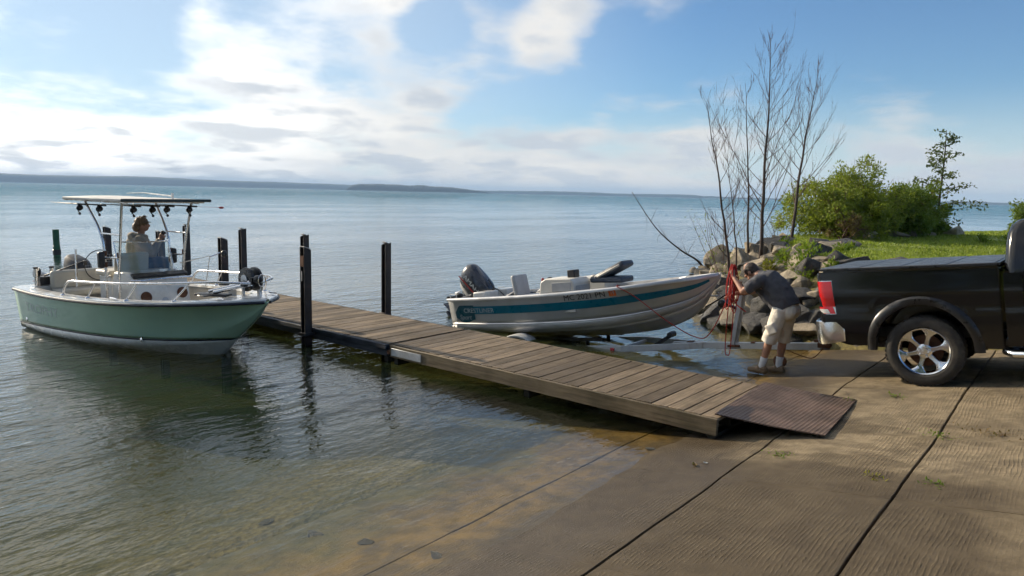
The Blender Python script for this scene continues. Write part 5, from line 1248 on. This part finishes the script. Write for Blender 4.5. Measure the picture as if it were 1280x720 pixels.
# console
cn = MB(); cn.prism([(1.95, .24), (2.72, .24), (2.80, .60), (2.70, 1.02), (2.44, 1.12), (2.05, 1.10), (1.98, .90)], -.44, .44); con = cn.build('console', 'white', wb_, bevel=.035)
one(lambda q: q.prism([(2.80, .50), (3.06, .50), (3.06, .26), (2.74, .26)], -.40, .40), 'console_seat', 'liner', con, bevel=.03)
one(lambda q: [q.prism([(2.69, 1.03), (2.60, 1.075), (2.60, 1.115), (2.715, 1.07)], -.45, .45)], 'dash_band', 'black', con, bevel=.01)
for y, z in ((-.30, .74), (.30, .76)):
    one(lambda q: [q.lathe([(.085, 0), (.09, .012), (.07, .02), (.045, .012), (0, .02)], 20, Matrix.Translation((2.765, y, z)) @ Matrix.Rotation(R(76), 4, 'Y'))], 'speaker', 'rust', con)
one(lambda q: [q.lathe([(.05, 0), (.055, .012), (0, .014)], 16, Matrix.Translation((2.775, 0, .66)) @ Matrix.Rotation(R(80), 4, 'Y'))], 'latch', 'galv', con)
# windshield: acrylic pane in a tube frame, bent round the sides
def wsp(u, z): # u -1..1 across
    x = 2.62 - .34 * abs(u) ** 3 - (z - 1.1) * .32; return V((x, .45 * u, z))
pane = MB(); pane.loft([[wsp(lerp(-1, 1, i / 16), z) for i in range(17)] for z in (1.10, 1.25, 1.42, 1.58)], False, False); wsd = pane.build('windshield', 'glass', wb_, fix=False)
one(lambda q: q.tube([wsp(-1, 1.08)] + [wsp(lerp(-1, 1, i / 16), 1.59) for i in range(17)] + [wsp(1, 1.08)], .013, 8), 'frame', 'tube', wsd)
one(lambda q: q.tube([V((2.72, -.50, 1.02)), V((2.86, -.42, 1.02)), V((2.88, 0, 1.03)), V((2.86, .42, 1.02)), V((2.72, .50, 1.02))], .018, 8), 'grab_rail', 'tube', con)
# helm seat, rear bench
hs = MB(); hs.box((1.52, .1, 1.03), (.50, .92, .10)); sto = hs.build('helm_seat', 'seat', wb_, bevel=.035)
one(lambda q: q.box((1.50, .1, .62), (.40, .82, .74)), 'seat_box', 'white', sto, bevel=.03)
one(lambda q: q.box((1.98, -.10, 1.22), (.08, .56, .34), Matrix.Rotation(R(6), 3, 'Y')), 'seat_back', 'seat', wb_, bevel=.04)
one(lambda q: [q.tube([(1.62, y, .88), (1.86, y, 1.02)], .014, 8) for y in (-.4, .18)], 'seat_hinge', 'tube', wb_)
one(lambda q: q.box((.62, .05, .64), (.42, 1.5, .12)), 'bench_seat', 'seat', wb_, bevel=.04)
one(lambda q: q.box((.43, .05, .84), (.12, 1.5, .32)), 'bench_back', 'seat', wb_, bevel=.045)
# canvas top
top = MB(); tx0, tx1, ty = 1.12, 2.98, .72
def tz(x, y): return 2.275 + .03 * math.cos(y / ty * 1.4) - .012 * (x - tx0)
top.loft([[V((x, y, tz(x, y))) for y in [lerp(-ty, ty, j / 8) for j in range(9)]] for x in [lerp(tx0, tx1, i / 8) for i in range(9)]], False, False)
tp = top.build('canopy', 'canvas', wb_, angle=60); m = tp.modifiers.new('thick', 'SOLIDIFY'); m.thickness = .02; m.offset = -1
one(lambda q: q.box((tx1 + .005, 0, tz(tx1, .3) - .012), (.03, 2 * ty + .03, .045)), 'front_valance', 'canvasdark', tp, bevel=.012)
for s in (-1, 1): one(lambda q: q.box(((tx0 + tx1) / 2, s * (ty + .004), tz(1.9, ty) - .01), (tx1 - tx0, .02, .04)), 'side_valance', 'canvas', tp, bevel=.008)
tf = MB()
for s in (-1, 1):
    tf.tube(catmull([(2.38, s * .52, .30), (2.42, s * .53, 1.05), (2.52, s * .54, 1.6), (2.68, s * .57, 2.22)], 6), .022, 10)
    tf.tube(catmull([(2.02, s * .53, .30), (2.02, s * .54, 1.35), (1.92, s * .55, 1.75), (1.66, s * .57, 2.08), (1.52, s * .58, 2.24)], 6), .022, 10)
    tf.tube([(2.02, s * .54, 1.32), (2.45, s * .535, 1.36)], .016, 8); tf.tube([(tx0 + .1, s * .58, 2.235), (tx1 - .1, s * .58, 2.225)], .016, 8); tf.tube([(1.95, s * .55, 1.72), (2.55, s * .545, 1.72)], .014, 8)
for x in (1.0, 1.7, 2.3, 2.9): tf.tube([(x, -.66, 2.235), (x, .66, 2.235)], .014, 8)
tfo = tf.build('canopy_frame', 'tube', wb_, angle=60)
for s in (-1, 1):
    for x, y, z in ((2.46, .535, 1.40), (2.02, .54, 1.40), (2.02, .54, 1.22)): one(lambda q: q.tube([(x, s * y, z - .04), (x, s * y, z + .04)], .03, 10), 'clamp', 'rust', tfo)
    one(lambda q: q.box((2.02, s * .60, 1.30), (.10, .10, .26)), 'boat_speaker', 'black', tfo, bevel=.03)
one(lambda q: [q.tube([(2.0, .64, 2.32), (.95, .70, 2.36), (.2, .78, 2.34)], [.012, .012, .006], 8), q.tube([(2.0, .64, 2.26), (2.0, .64, 2.37)], .02, 8)], 'outrigger', 'white', tp)
# bow rails
for s in (-1, 1):
    def gp(x, d, dz_): return V((x, s * inset(x, d), H1.g('zg', x) + .04 + dz_))
    rl = MB(); pts = [gp(1.75, .09, 0), gp(1.86, .09, .16), gp(1.98, .09, .225)] + [gp(lerp(2.1, 4.86, i / 14), .10, .235 + .02 * i / 14) for i in range(15)] + [gp(5.03, .09, .24), V((5.17, s * .10, 1.16))]
    rl.tube(pts, .017, 8)
    for x in (2.75, 3.7, 4.55): rl.tube([gp(x - .22, .09, 0), gp(x, .10, .24)], .012, 8)
    rl.build('bow_rail', 'tube', wb_, angle=60)
    one(lambda q: [q.lathe([(.035, 0), (.03, .012), (.012, .02)], 10, Matrix.Translation(gp(x, .09, 0))) for x in (1.75, 2.53, 3.48, 4.33)], 'rail_foot', 'chrome', wb_)
    one(lambda q: [q.tube([(x - .09, s * inset(x, .09), H1.g('zg', x) + .06), (x + .09, s * inset(x, .09), H1.g('zg', x) + .06)], .012, 8) for x in (.6, 3.2, 4.95)], 'cleat', 'chrome', wb_)
one(lambda q: q.box((5.03, -.10, 1.14), (.10, .07, .08)), 'rail_clamp', 'black', wb_, bevel=.015)
# rope reel and folded trolling motor on the bow
re_ = MB(); mR = Matrix.Translation((4.76, .20, 1.16)) @ Matrix.Rotation(R(90), 4, 'X') 
for zo in (-.10, .04): re_.lathe([(.05, zo), (.15, zo), (.175, zo + .01), (.18, zo + .03), (.175, zo + .05), (.15, zo + .06), (.05, zo + .06)], 28, mR, False)
reel = re_.build('rope_reel', 'flare', wb_, angle=40)
one(lambda q: q.lathe([(.06, -.12), (.075, -.11), (.06, -.02), (.06, .08), (.075, .12), (.03, .13)], 18, mR), 'hub', 'galv', reel)
one(lambda q: [q.bar((4.76, .33, 1.16), (4.76, .33, .90), .03, .04), q.bar((4.76, .07, 1.16), (4.76, .07, .90), .03, .04)], 'bracket', 'galv', reel)
tmr = MB(); tmr.tube([(4.45, -.28, 1.00), (5.15, .10, 1.20)], .022, 10); tmr.tube([(4.54, -.26, .99), (5.03, .02, 1.13)], .030, 10); tm = tmr.build('trolling_motor', 'tube', wb_, angle=50)
one(lambda q: [q.box((4.52, -.26, .955), (.50, .17, .035), Matrix.Rotation(R(24), 3, 'Z')), q.box((4.52, -.36, .955), (.16, .2, .02))], 'mount', 'black', tm, bevel=.01)
one(lambda q: [q.ell((5.11, .07, 1.20), (.08, .06, .06)), q.box((5.03, .03, 1.17), (.07, .06, .10))], 'motor_head', 'black', tm)
one(lambda q: [q.tube([V((5.27, .02, 1.20)) + V((0, math.cos(a) * .06, math.sin(a) * .085)) for a in [2 * math.pi * i / 16 for i in range(17)]], .008, 6), q.tube([(5.23, .02, .96), (5.27, .02, 1.12)], .016, 8)], 'bow_ring', 'chrome', wb_)
one(lambda q: q.box((4.48, .04, .92), (.14, .14, .18)), 'bow_box', 'liner', wb_, bevel=.02)
# dash pole and light to starboard of the console
one(lambda q: [q.tube([(2.9, .64, .84), (2.95, .70, 1.35), (2.72, .30, 1.24)], .009, 6), q.tube([(2.95, .70, 1.33), (3.0, .86, 1.40)], .012, 6)], 'spotlight_pole', 'tube', wb_)
one(lambda q: q.ell((3.02, .92, 1.38), (.05, .055, .06), 10, 7), 'spotlight', 'black', wb_)
# stern gear
outboard(wb_, (-.16, .0, .52), R(8), .95, 'cowlgrey', 'cowlgrey', None, 0, '90')
outboard(wb_, (-.10, -.62, .60), R(6), .48, 'cowl', 'cowl', None, 0, None, 'small_outboard_motor')
for y, x in ((-.86, .28), (-.62, .30)):
    dr = one(lambda q: [q.tube([(x, y, .74), (x, y, 1.05)], .032, 10)], 'rod_holder', 'tube', wb_)
    one(lambda q: q.tube([(x, y, 1.04), (x, y, 1.07)], .038, 10), 'cap', 'black', dr)
dg = one(lambda q: [q.box((.20, -.72, .82), (.22, .18, .14)), q.tube([(.2, -.70, .9), (.75, -.30, 1.16)], .014, 8), q.lathe([(.02, -.03), (.09, -.03), (.09, -.02), (.05, -.015), (.05, .015), (.09, .02), (.09, .03), (.02, .03)], 18, Matrix.Translation((.12, -.78, .95)) @ Matrix.Rotation(R(80), 4, 'X')), q.box((.78, -.28, 1.14), (.05, .05, .08))], 'downrigger', 'black', wb_, bevel=.004)
one(lambda q: q.box((.30, -.60, .84), (.09, .08, .13)), 'red_bottle', 'red', wb_, bevel=.02)
one(lambda q: q.tube([(.75, -.42, .72), (.72, -.40, 1.38)], .017, 8), 'light_pole', 'tube', wb_)
# landing net lying over the stern
net = empty('landing_net', (0, 0, 0), (0, 0, 0), 'round landing net with dark hoop standing in the white boat stern', 'landing net')
net.matrix_world = wb_.matrix_basis
hoop = [V((.55, .08 + math.cos(a) * .27, 1.06 + math.sin(a) * .27)) for a in [2 * math.pi * i / 28 for i in range(29)]]
one(lambda q: q.tube(hoop, .008, 6), 'hoop', 'flare', net); one(lambda q: q.tube([(.55, .08, .79), (.62, .12, .44)], .013, 8), 'handle', 'tube', net)
nm = MB()
for i in range(1, 12):
    a = -.27 + .54 * i / 12; hh = math.sqrt(.27 ** 2 - a * a)
    nm.tube([(.55 - .10 * math.cos(u * 1.57) * (hh / .27), +.08 + a, 1.06 + hh * u) for u in (-1, -.5, 0, .5, 1)], .0013, 3, False); nm.tube([(.55 - .10 * math.cos(u * 1.57) * (hh / .27), +.08 + hh * u, 1.06 + a) for u in (-1, -.5, 0, .5, 1)], .0013, 3, False)
nm.build('mesh', 'galv', net)
# rods hung under the canvas top
MW = wb_.matrix_basis.copy()
labs = ['fishing rod under the canopy nearest the stern corner', 'second fishing rod under the canopy from the stern corner', 'fishing rod under the canopy beside the front near leg', 'fishing rod under the middle of the canopy front', 'fishing rod under the canopy left of its far front leg', 'fishing rod under the canopy nearest the dock with a red lure']
for k, (x, y) in enumerate(((1.45, -.62), (2.05, -.60), (2.62, -.36), (2.66, -.08), (2.62, .18), (2.7, .52))):
    rod = empty('fishing_rod', (0, 0, 0), (0, 0, 0), labs[k], 'fishing rod', 'fishing rods hung under the canopy'); rod.matrix_world = MW
    d = V((-1, .08, 0)).normalized(); p0 = V((x, y, 2.17))
    one(lambda q: q.tube([p0 - d * .24, p0 + d * .35, p0 + d * 1.25], [.016, .012, .004], 6), 'rod', 'black', rod)
    bb = MB(); c = p0 + V((0, 0, -.06)); bb.lathe([(.015, -.045), (.040, -.04), (.045, -.015), (.03, .0), (.045, .025), (.025, .045)], 14, Matrix.Translation(c) @ Matrix.Rotation(R(70), 4, 'Y')); bb.tube([c, c + V((.05, -.05, -.05)), c + V((.09, -.04, -.08))], .009, 6); bb.box(p0 + V((0, 0, -.02)), (.02, .06, .05)); bb.ell(c + V((.1, -.05, -.09)), (.022, .022, .022), 8, 6)
    bb.build('reel', 'black', rod, angle=35)
    if k == 5: one(lambda q: [q.ell(p0 + V((.25, .42, -.02)), (.035, .05, .02), 8, 5), q.tube([p0 - d * .2, p0 + V((.25, .40, -.02))], .002, 4)], 'lure', 'red', rod)
# ------------------------------------------------------------------ people
def organic(name, bld, mk, parent, voxel=.012, smooth=6, disp=0.0, dsize=.12, seed=0):
    """closed overlapping volumes fused into one continuous surface"""
    b = MB(); bld(b); me = b.mesh(name, mk, 180); o = bpy.data.objects.new(name, me); COL.objects.link(o); o.parent = parent
    r_ = o.modifiers.new('fuse', 'REMESH'); r_.mode = 'VOXEL'; r_.voxel_size = voxel; r_.use_smooth_shade = True
    s = o.modifiers.new('smooth', 'SMOOTH'); s.factor = .5; s.iterations = smooth
    if disp:
        tx = bpy.data.textures.new(name + ' folds', 'CLOUDS'); tx.noise_scale = dsize; tx.noise_depth = 1
        d = o.modifiers.new('folds', 'DISPLACE'); d.texture = tx; d.strength = disp; d.mid_level = .5; d.texture_coords = 'LOCAL'
    return o
def hand(b, w, d, palm_n, side, curl=.5, k=1.0):
    """palm from wrist w along d; fingers curl about palm_n; side = thumb direction"""
    w = V(w); d = V(d).normalized(); n = V(palm_n).normalized(); s = V(side).normalized()
    b.loft([[w + d * a * k + (s * math.cos(t_) * ww + n * math.sin(t_) * hh) * k for t_ in [2 * math.pi * i / 10 for i in range(10)]] for a, ww, hh in ((-.02, .026, .020), (.02, .034, .019), (.06, .041, .017), (.09, .040, .014))], True, True)
    for i, (o_, L) in enumerate(((.030, .070), (.010, .080), (-.010, .075), (-.029, .058))):
        p = w + (d * .085 + s * o_) * k; q = [p - d * .02 * k]; dd = d.copy(); a = 0
        for j in range(3):
            a += curl * .95; dd = (d * math.cos(a) + n * math.sin(a)); q.append(q[-1] + dd * L * (.48, .32, .25)[j] * k + (d * .02 * k if j == 0 else V((0, 0, 0))))
        b.tube(q, [.0098 * k, .0094 * k, .0086 * k, .0066 * k], 8)
    q = [w + (d * .02 + s * .028) * k, w + (d * .05 + s * .055 + n * .01) * k, w + (d * .085 + s * .055 + n * .028 * (1 + curl)) * k]
    b.tube(q, [.014 * k, .0115 * k, .0085 * k], 8)
# ---- the man bending over the winch: x forward (towards the lake), y to his left, feet at z = 0
MX_, MY_ = 10.12, 3.50
man = empty('person', (MX_, MY_, ramp_z(MX_, MY_) + .012), (0, 0, R(88)), 'person in charcoal shirt and khaki shorts bending forward, holding a red rope', 'person')
aL, aR = V((.06, .10, .085)), V((-.11, -.10, .085)); kL, kR = V((-.035, .11, .51)), V((-.145, -.11, .51)); hL, hR = V((-.165, .095, .95)), V((-.195, -.095, .95))
pel = V((-.185, 0, 1.0)); sp1 = V((-.05, 0, 1.18)); chest = V((.10, 0, 1.31)); nk = V((.24, -.01, 1.40)); hd = V((.34, -.03, 1.445))
shL, shR = V((.15, .185, 1.335)), V((.15, -.185, 1.335)); eL, eR = V((.35, .235, 1.17)), V((.38, -.20, 1.13)); wL, wR = V((.545, .13, 1.345)), V((.60, -.06, 1.08))
def body(b):
    for a, k, h in ((aL, kL, hL), (aR, kR, hR)):
        b.capsule(h, k, .088, .058, 14); b.tube([k, k.lerp(a, .3), k.lerp(a, .62), a], [.056, .060, .047, .038], 14); b.capsule(k, k + V((0, 0, .01)), .056, .056, 12)
        b.capsule(a, a + V((.11, 0, -.045)), .036, .030, 10)
    b.capsule(pel, sp1, .155, .15, 16); b.capsule(sp1, chest, .15, .16, 16); b.capsule(chest, nk, .13, .07, 14); b.capsule(nk, hd, .058, .055, 12)
    for s_, e, w in ((shL, eL, wL), (shR, eR, wR)):
        b.capsule(chest, s_, .10, .072, 12); b.capsule(s_, e, .060, .046, 12); b.capsule(e, w, .045, .029, 12)
    mh = Matrix.Rotation(R(34), 3, 'Y')
    b.ell(hd + V((.03, 0, .01)), (.098, .078, .118), 18, 12, mh); b.ell(hd + mh @ V((.05, 0, -.07)), (.062, .056, .05), 14, 9, mh)
    b.ell(hd + mh @ V((.128, 0, -.02)), (.020, .015, .026), 10, 7, mh)
    for s_ in (-1, 1): b.ell(hd + mh @ V((.02, s_ * .080, -.01)), (.022, .012, .034), 10, 7, mh); b.ell(hd + mh @ V((.105, s_ * .03, .018)), (.014, .016, .010), 8, 6, mh)
    b.ell(hd + mh @ V((.112, 0, -.075)), (.014, .026, .010), 8, 6, mh)
    hand(b, wL + V((.02, -.01, .035)), (.22, -.18, .9), (-.2, -.95, .1), (.9, .1, -.2), 1.0); hand(b, wR + V((.02, .01, -.01)), (.9, .2, -.3), (0, .2, -1), (0, 1, .2), .7)
organic('body', body, 'skin', man, .0085, 4)
def shirt(b):
    b.tube([pel + V((-.035, 0, -.035)), pel + V((.02, 0, .05)), sp1 + V((-.015, 0, .03)), chest + V((-.015, 0, .02)), chest + V((.07, 0, .05)), nk + V((.0, 0, .005))], [.196, .192, .186, .182, .135, .075], 22, True, 1.0)
    b.tube([pel + V((.03, 0, -.05)), sp1 + V((.07, 0, -.055)), chest + V((.06, 0, -.05))], [.145, .15, .13], 18)
    for s_, e in ((shL, eL), (shR, eR)):
        b.capsule(chest + V((0, 0, .01)), s_ + V((0, 0, .005)), .14, .094, 14); b.capsule(s_, s_.lerp(e, .80), .092, .086, 14, False, True)
organic('shirt', shirt, 'shirt', man, .011, 5, .030, .10)
def shorts(b):
    b.capsule(pel + V((-.02, 0, -.03)), pel + V((.015, 0, .035)), .178, .175, 20); b.ell(pel + V((-.075, .07, -.05)), (.12, .105, .13)); b.ell(pel + V((-.075, -.07, -.05)), (.12, .105, .13))
    for h, k in ((hL, kL), (hR, kR)):
        e = h.lerp(k, 1.10); b.tube([h + V((0, 0, .02)), h.lerp(k, .35), h.lerp(k, .75), e], [.122, .116, .106, .104], 18)
    b.box(hL.lerp(kL, .62) + V((.0, .108, 0)), (.13, .035, .15), Matrix.Rotation(R(30), 3, 'Y'))
sh_ = organic('shorts', shorts, 'shorts', man, .011, 3, .022, .09)
for a, k in ((aL, kL), (aR, kR)):
    organic('sock', lambda b: b.tube([a.lerp(k, .38), a.lerp(k, .2), a, a + V((.01, 0, -.03))], [.052, .049, .045, .045], 14), 'sock', man, .009, 2, .006, .03)
for a in (aL, aR):
    def shoe(b):
        for x0, x1, r1, r2 in ((-.055, .06, .046, .046), (.03, .165, .046, .040)): b.capsule(a + V((x0, 0, -.042)), a + V((x1, 0, -.050)), r1, r2, 14)
        b.capsule(a + V((-.045, 0, -.01)), a + V((.02, 0, -.005)), .048, .046, 12); b.box(a + V((.055, 0, -.078)), (.235, .070, .014))
    organic('shoe', shoe, 'shoe', man, .007, 2, .004, .03)
def hair(b):
    mh = Matrix.Rotation(R(34), 3, 'Y'); b.ell(hd + mh @ V((.008, 0, .028)), (.108, .088, .108), 18, 12, mh); b.ell(hd + mh @ V((-.055, 0, -.02)), (.05, .07, .07), 14, 9, mh)
organic('hair', hair, 'hairdark', man, .009, 2, .012, .025)
# ---- the red rope in his hand
MWm = Matrix.Translation((MX_, MY_, ramp_z(MX_, MY_) + .012)) @ Matrix.Rotation(R(88), 4, 'Z')
rope = empty('rope', MWm.translation, (0, 0, R(88)), 'red rope bundled in the man\'s raised hand, one strand running to the boat', 'rope')
hp = wL + V((.035, -.045, .12)); r_ = random.Random(12)
cb_ = MB()
for k in range(9):      # hanging loops of the coil
    L = r_.uniform(.36, .62); w_ = r_.uniform(.025, .06); o_ = V((r_.gauss(0, .022), r_.gauss(0, .022), r_.gauss(0, .015))); a = r_.uniform(0, 3.14); sd_ = V((math.cos(a), math.sin(a), 0)) * w_; dr = V((r_.gauss(0, .03), r_.gauss(0, .03), 0))
    q = [hp + o_ + V((0, 0, .05)), hp + o_ + sd_ * .45 + V((0, 0, .0)), hp + o_ + sd_ + dr * .5 - V((0, 0, L * .5)), hp + o_ + sd_ * .55 + dr - V((0, 0, L * .95)), hp + o_ - sd_ * .5 + dr - V((0, 0, L)), hp + o_ - sd_ * 1.0 + dr * .5 - V((0, 0, L * .5)), hp + o_ - sd_ * .4, hp + o_ + V((0, 0, .05))]
    cb_.tube(catmull(q, 5), .0072, 7)
for k in range(5):       # wraps round the fist
    z = hp.z - .06 + k * .022; cb_.tube([V((hp.x + math.cos(a) * .034 - .0, hp.y + math.sin(a) * .034, z + .006 * math.sin(a))) for a in [2 * math.pi * i / 14 for i in range(15)]], .0085, 7)
cb_.build('coil', 'rope', rope, angle=60)
inv = MWm.inverted()
def loc(x, y, z): return inv @ V((x, y, z))
cleat = H2.side(3.62, 1, -1); Mab = ab.matrix_basis if ab.matrix_basis else None
Mab = Matrix.Translation((10.272, 9.32, -.155)) @ Matrix.Rotation(YAW, 4, 'Z') @ Matrix.Rotation(-math.asin(.128), 4, 'Y')
cw_ = Mab @ (H2.side(3.62, 1, -1) + V((0, -.025, .02)))
cl_ = inv @ cw_
midp = loc(10.02, 4.62, .40)
q = [hp + V((.02, .01, -.10)), hp + V((.07, .03, -.5)), lerp(hp, midp, .55) + V((0, .02, -.42)), midp, lerp(midp, cl_, .35) + V((0, .02, -.02)), lerp(midp, cl_, .75) + V((0, .015, .03)), cl_, cl_ + V((.0, -.06, .012))]
one(lambda b: b.tube(catmull(q, 6), .0075, 7), 'strand', 'rope', rope, angle=60)
q = [hp + V((-.03, 0, -.2)), hp + V((-.05, .02, -.75)), hp + V((-.04, .03, -1.22)), hp + V((.0, .03, -1.28)), hp + V((.035, .03, -1.2)), hp + V((.04, .01, -.7)), hp + V((.02, 0, -.2))]
one(lambda b: b.tube(catmull(q, 6), .007, 7), 'hanging_loop', 'rope', rope, angle=60)
q = [hp + V((-.02, .0, -.42)), hp + V((-.10, .02, -.52)), hp + V((-.24, .03, -.60))]
one(lambda b: b.tube(catmull(q, 5), .0085, 7), 'rope_end', 'rope', rope, angle=60)

# ---- the person sitting in the console boat
SP = MW @ V((1.60, .24, 1.08))
sit = empty('person', SP, (0, 0, math.atan2(-.385, .92)), 'person in a stone hooded jacket sitting in the white boat, hands raised', 'person')
def sbody(b):
    b.capsule((0, 0, .12), (.0, 0, .40), .15, .16, 16); b.capsule((.0, 0, .40), (.02, 0, .52), .155, .09, 14); b.capsule((.02, 0, .52), (.05, 0, .66), .06, .055, 12)
    b.ell((.065, 0, .745), (.098, .078, .115), 18, 12); b.ell((.095, 0, .68), (.062, .055, .048), 14, 9); b.ell((.168, 0, .725), (.020, .014, .024), 10, 7); b.ell((.150, 0, .682), (.012, .024, .009), 8, 6)
    for s in (-1, 1):
        b.ell((.05, s * .079, .735), (.022, .012, .033), 10, 7); b.ell((.148, s * .03, .757), (.012, .016, .009), 8, 6)
        sh, el, wr = V((.0, s * .185, .47)), V((.20, s * .22, .27)), V((.33, s * .085, .50)); b.capsule((0, 0, .45), sh, .09, .068); b.capsule(sh, el, .058, .045); b.capsule(el, wr, .044, .028)
        hand(b, wr, (.35, -s * .3, .85), (.1, -s, 0), (.8, 0, -.2), .8)
        hp_, kn, an = V((0, s * .10, .10)), V((.43, s * .13, .09)), V((.40, s * .12, -.34)); b.capsule(hp_, kn, .085, .060); b.capsule(kn, an, .056, .038); b.capsule(an + V((0, 0, -.03)), an + V((.13, 0, -.06)), .036, .03)
organic('body', sbody, 'skin', sit, .0095, 4)
def jacket(b):
    b.tube([(0, 0, .02), (-.005, 0, .16), (-.01, 0, .33), (-.005, 0, .45), (.01, 0, .53), (.02, 0, .565)], [.205, .205, .20, .195, .14, .09], 22)
    for s in (-1, 1):
        sh, el, wr = V((.0, s * .185, .47)), V((.20, s * .22, .27)), V((.33, s * .085, .50)); b.capsule((0, 0, .44), sh, .14, .098, 14); b.capsule(sh, el, .092, .072, 14); b.capsule(el, el.lerp(wr, .9), .070, .050, 14, False, True)
    b.ell((-.10, 0, .545), (.075, .135, .07), 16, 10); b.tube([V((.02 + math.cos(a) * .095, math.sin(a) * .10, .56 - .02 * math.cos(a))) for a in [2 * math.pi * i / 18 for i in range(19)]], .034, 10)
organic('jacket', jacket, 'jacket', sit, .011, 4, .026, .10)
def jeans(b):
    b.capsule((0, -.06, .06), (0, .06, .06), .15, .15, 16)
    for s in (-1, 1):
        hp_, kn, an = V((0, s * .10, .10)), V((.43, s * .13, .09)), V((.40, s * .12, -.33)); b.capsule(hp_, kn, .105, .080, 14); b.tube([kn, kn.lerp(an, .5), an], [.078, .07, .062], 14)
organic('jeans', jeans, 'denim', sit, .011, 4, .018, .08)
for s in (-1, 1):
    def sshoe(b): b.capsule((.40, s * .12, -.40), (.56, s * .12, -.42), .045, .04, 12); b.box((.475, s * .12, -.445), (.27, .085, .02))
    organic('shoe', sshoe, 'shoe', sit, .009, 2)
def shair(b):
    b.ell((.048, 0, .775), (.112, .092, .108), 18, 12); b.ell((-.03, 0, .70), (.07, .085, .085), 14, 9)
    rr_ = random.Random(3)
    for k in range(26):
        d = V((rr_.uniform(-1, .5), rr_.uniform(-1, 1), rr_.uniform(-.1, 1))).normalized(); p = V((.04, 0, .75)) + V((d.x * .1, d.y * .085, d.z * .11)); b.tube([p, p + d * .03 + V((.02, 0, .01)), p + d * .04 + V((.06, 0, .0))], [.018, .014, .005], 6)
organic('hair', shair, 'hairbrown', sit, .009, 1, .010, .02)
ph_ = one(lambda q: q.box((0, 0, 0), (.10, .14, .085)), 'camera_body', 'black', None, bevel=.012)
camo = empty('hand_camera', SP, (0, 0, math.atan2(-.385, .92)), 'small dark camera held up by the seated person', 'camera')
ph_.parent = camo; ph_.location = (.37, 0, .60); ph_.scale = (.5, .9, .9)
one(lambda q: q.lathe([(.026, 0), (.026, .03), (.02, .032), (0, .028)], 16, Matrix.Translation((.395, 0, .60)) @ Matrix.Rotation(R(90), 4, 'Y')), 'lens', 'black', camo)

# ------------------------------------------------------------------ morning haze over the lake
hz = NT('pale lake haze'); pv = hz.n('ShaderNodeVolumePrincipled', {'Color': (.48, .70, 1.0, 1), 'Density': 1.5e-4, 'Anisotropy': .0}); hz.t.links.new(pv.outputs[0], hz.out.inputs[1]); MT['haze'] = hz.m
b = MB(); b.box((0, 500, 42), (17000, 17000, 96)); tag(b.build('haze', 'haze', smooth=False), kind='stuff')
